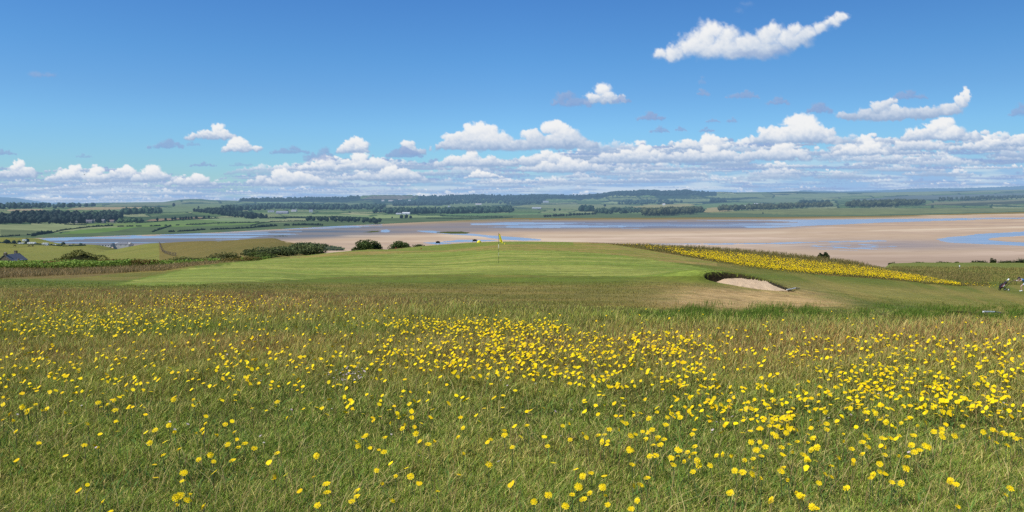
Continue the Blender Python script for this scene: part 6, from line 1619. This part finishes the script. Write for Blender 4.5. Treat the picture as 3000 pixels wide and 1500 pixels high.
    # ---- named heaps
    for i, (x0, x1, yt, yb, kw) in enumerate([
        (0, 110, 465, 520, {}), (135, 265, 478, 527, dict(lit=1.15)), (250, 330, 486, 535, {}), (300, 420, 482, 525, {}), (380, 520, 480, 532, {}),
        (-200, 40, 470, 520, {}), (480, 640, 505, 545, dict(lit=.9)),
        (700, 1000, 490, 545, dict(lit=.9)), (870, 1010, 452, 500, dict(lit=1.15)), (980, 1165, 440, 498, dict(lit=1.1)), (1000, 1260, 480, 530, dict(lit=.9)),
        (1270, 1520, 437, 488, {}), (1480, 1720, 436, 486, dict(lit=.95)), (1500, 1800, 455, 505, dict(lit=.95)),
        (1360, 1480, 496, 522, dict(lit=1.1)), (1720, 1990, 420, 478, dict(lit=.95)), (1960, 2145, 385, 440, dict(lit=1.15)), (1900, 2200, 420, 475, dict(lit=.9)),
        (2150, 2380, 410, 470, {}), (2430, 2620, 392, 450, dict(lit=.95)), (2440, 2610, 408, 455, dict(lit=1.15)), (2610, 2780, 390, 440, {}), (2780, 3010, 392, 440, dict(lit=1.1)), (2900, 3200, 370, 430, {}),
        (3100, 3500, 360, 430, {}), (2640, 2880, 340, 412, dict(lit=1.15)), (2190, 2470, 328, 420, dict(lit=1.2)), (1265, 1560, 352, 440, dict(lit=1.05)), (1480, 1750, 348, 436, dict(lit=.95)),
        (985, 1082, 396, 448, dict(lit=1.1)), (1170, 1250, 408, 452, dict(lit=.75)), (1130, 1240, 425, 460, dict(gray=True, opac=.8))]):
        heap(x0, x1, yt, yb, 200 + i, **kw)
    # long cloud with a raised hook at its right end
    cloud([(2480, 340, 45, 16), (2540, 335, 50, 20), (2585, 312, 34, 22), (2612, 300, 26, 14), (2640, 330, 60, 22), (2710, 332, 70, 22), (2780, 322, 46, 20), (2815, 300, 22, 18), (2830, 278, 16, 22), (2600, 340, 130, 14)], 358, 61, lit=.8)
    wisp(2362, 2445, 295, 330, 62, opac=.85); wisp(2612, 2722, 258, 290, 63)
    wisp(2125, 2225, 262, 287, 64); wisp(2040, 2082, 258, 280, 65); wisp(2242, 2315, 280, 306, 66); wisp(2045, 2070, 222, 246, 67, opac=.35)
    wisp(1862, 1952, 324, 352, 68, opac=.9); wisp(1902, 1965, 368, 388, 69); wisp(1976, 2012, 370, 384, 70); wisp(2068, 2115, 346, 358, 71); wisp(2128, 2162, 343, 358, 72); wisp(2050, 2092, 371, 386, 73)
    wisp(428, 540, 404, 434, 74); wisp(545, 590, 412, 428, 75, opac=.5); wisp(785, 910, 424, 450, 76); wisp(555, 632, 471, 487, 77); wisp(665, 745, 474, 486, 78, opac=.5); wisp(890, 990, 430, 470, 79)
    wisp(-60, 52, 434, 454, 80); wisp(220, 272, 448, 462, 81, opac=.5); wisp(2955, 3060, 286, 340, 82, lit=1)
    heap(1712, 1838, 240, 304, 90, lit=1.1, soft=.6); wisp(1610, 1740, 262, 312, 91, opac=.8); wisp(1790, 1850, 275, 300, 92)
    heap(538, 695, 357, 408, 93, lit=1.15, soft=.45); heap(648, 772, 398, 444, 94, lit=1.2, soft=.45)
    cloud([(110, 218, 34, 12), (145, 220, 28, 10)], 234, 95, gray=True, opac=.62, soft=.9)
    cloud([(2190, 12, 30, 12), (2165, 30, 22, 10)], 44, 96, gray=True, opac=.22, soft=.9)
    # big cloud, upper right: a lit hump on the left rising to a tail on the right
    big = [(1930, 158, 26, 22), (1975, 158, 42, 26), (2025, 132, 44, 40), (2062, 102, 40, 38), (2085, 84, 30, 26), (2128, 96, 40, 30), (2060, 142, 66, 36), (2120, 132, 56, 34),
           (2190, 124, 56, 32), (2245, 104, 40, 30), (2268, 84, 22, 22), (2300, 108, 46, 32), (2325, 84, 24, 22), (2360, 102, 40, 26), (2405, 84, 34, 22), (2440, 64, 28, 20), (2462, 52, 24, 17), (2240, 142, 80, 30), (2160, 150, 80, 26), (2330, 122, 60, 22)]
    big = [(a, b, c * 1.22, d * 1.22) for a, b, c, d in big]
    cloud(big, 192, 97, lit=1.0, soft=.62, slant=-.17, shade=.9, warp=.85)
    cloud([(2190, 158, 70, 16), (2280, 150, 60, 16), (2240, 166, 60, 12)], 186, 98, gray=True, opac=.55, soft=.9, slant=-.1)
    # ---- the dome itself
    px, py = np.meshgrid(xs, ys)
    t = t_of(py); k = k_of(px, py)
    d = np.stack([k, np.ones_like(k), -t], -1); d /= np.linalg.norm(d, axis=-1, keepdims=True)
    V = d.reshape(-1, 3) * 52000.0 + np.array([0, 0, E])
    i = np.arange(W * H).reshape(H, W)
    q = np.stack([i[:-1, :-1], i[:-1, 1:], i[1:, 1:], i[1:, :-1]], -1).reshape(-1, 4)
    q = q[A.ravel()[q].max(1) > 0.004]
    used = np.unique(q); mp = np.full(W * H, -1); mp[used] = np.arange(len(used))
    m, nt, N, L = new_mat('clouds'); out = N.new('ShaderNodeOutputMaterial')
    at = N.new('ShaderNodeAttribute'); at.attribute_name = 'Col'; aa = N.new('ShaderNodeAttribute'); aa.attribute_name = 'Alpha'
    em = N.new('ShaderNodeEmission'); L.new(at.outputs['Color'], em.inputs['Color']); tr = N.new('ShaderNodeBsdfTransparent')
    mx = N.new('ShaderNodeMixShader'); L.new(aa.outputs['Fac'], mx.inputs[0]); L.new(tr.outputs[0], mx.inputs[1]); L.new(em.outputs[0], mx.inputs[2])
    L.new(mx.outputs[0], out.inputs['Surface'])
    m.cycles.emission_sampling = 'NONE'
    o = mesh_np('sky', V[used], [mp[q]], m, cols=RGB.reshape(-1, 3)[used], smooth=True, extra={'Alpha': A.ravel()[used]})
    tag(o, 'blue summer sky with white cumulus clouds banked along the horizon', None, None, 'structure')
build_sky()

# ------------------------------------------------------------------ light and camera
SUN_EL = math.radians(50); SUN_ROT = math.radians(238)     # behind the viewer, to the left
w = bpy.data.worlds.new('World'); sc.world = w; w.use_nodes = True
nt = w.node_tree; bg = nt.nodes['Background']
sk = nt.nodes.new('ShaderNodeTexSky'); sk.sky_type = 'NISHITA'; sk.sun_disc = False
sk.sun_elevation = SUN_EL; sk.sun_rotation = SUN_ROT; sk.altitude = 50; sk.air_density = 1.0; sk.dust_density = 0.3; sk.ozone_density = 1.6
tcw = nt.nodes.new('ShaderNodeTexCoord'); sep = nt.nodes.new('ShaderNodeSeparateXYZ'); nt.links.new(tcw.outputs['Generated'], sep.inputs[0])
ramp = nt.nodes.new('ShaderNodeValToRGB'); nt.links.new(sep.outputs['Z'], ramp.inputs['Fac'])
for i_, (pos, c_) in enumerate([(0.0, (.52, .85, 1.20)), (0.093, (.50, .86, 1.22)), (0.133, (.455, .80, 1.16)), (0.183, (.40, .78, 1.16)), (0.26, (.35, .72, 1.16)), (0.5, (.60, .85, 1.10))]):
    e_ = ramp.color_ramp.elements[i_] if i_ < 2 else ramp.color_ramp.elements.new(pos)
    e_.position = pos; e_.color = (*[v * .8 for v in c_], 1)
tint = nt.nodes.new('ShaderNodeVectorMath'); tint.operation = 'MULTIPLY'
mrx = nt.nodes.new('ShaderNodeMapRange'); nt.links.new(sep.outputs['X'], mrx.inputs['Value'])
mrx.inputs['From Min'].default_value = 0.0; mrx.inputs['From Max'].default_value = 0.6; mrx.inputs['To Min'].default_value = 1.0; mrx.inputs['To Max'].default_value = 0.80
scl = nt.nodes.new('ShaderNodeVectorMath'); scl.operation = 'SCALE'; nt.links.new(sk.outputs[0], scl.inputs[0]); nt.links.new(mrx.outputs['Result'], scl.inputs['Scale'])
nt.links.new(scl.outputs['Vector'], tint.inputs[0]); nt.links.new(ramp.outputs[0], tint.inputs[1]); nt.links.new(tint.outputs['Vector'], bg.inputs['Color'])
bg.inputs['Strength'].default_value = 0.10 * 1.12 / .8   # graded by the ramp above
sun = bpy.data.lights.new('sun', 'SUN'); sun.energy = 4.3; sun.angle = math.radians(0.5); sun.color = (1.0, 0.95, 0.87)
so = bpy.data.objects.new('sun', sun); COL.objects.link(so)
sd = (math.sin(SUN_ROT) * math.cos(SUN_EL), math.cos(SUN_ROT) * math.cos(SUN_EL), math.sin(SUN_EL))
from mathutils import Vector
so.rotation_euler = Vector(sd).to_track_quat('Z', 'Y').to_euler(); so.location = (-30, -20, 90)
cam = bpy.data.cameras.new('camera'); co = bpy.data.objects.new('camera', cam); COL.objects.link(co)
co.location = (0, 0, E); co.rotation_euler = (math.pi / 2 - P, 0, 0)
cam.sensor_width = 36.0; cam.lens = 36.0 * F / 3000.0; cam.clip_start = 0.05; cam.clip_end = 200000.0
sc.camera = co
sc.view_settings.view_transform = 'Standard'; sc.view_settings.look = 'None'; sc.view_settings.exposure = 0; sc.view_settings.gamma = 1
sc.cycles.max_bounces = 5; sc.cycles.diffuse_bounces = 3; sc.cycles.glossy_bounces = 2; sc.cycles.transparent_max_bounces = 8
sc.cycles.use_denoising = False
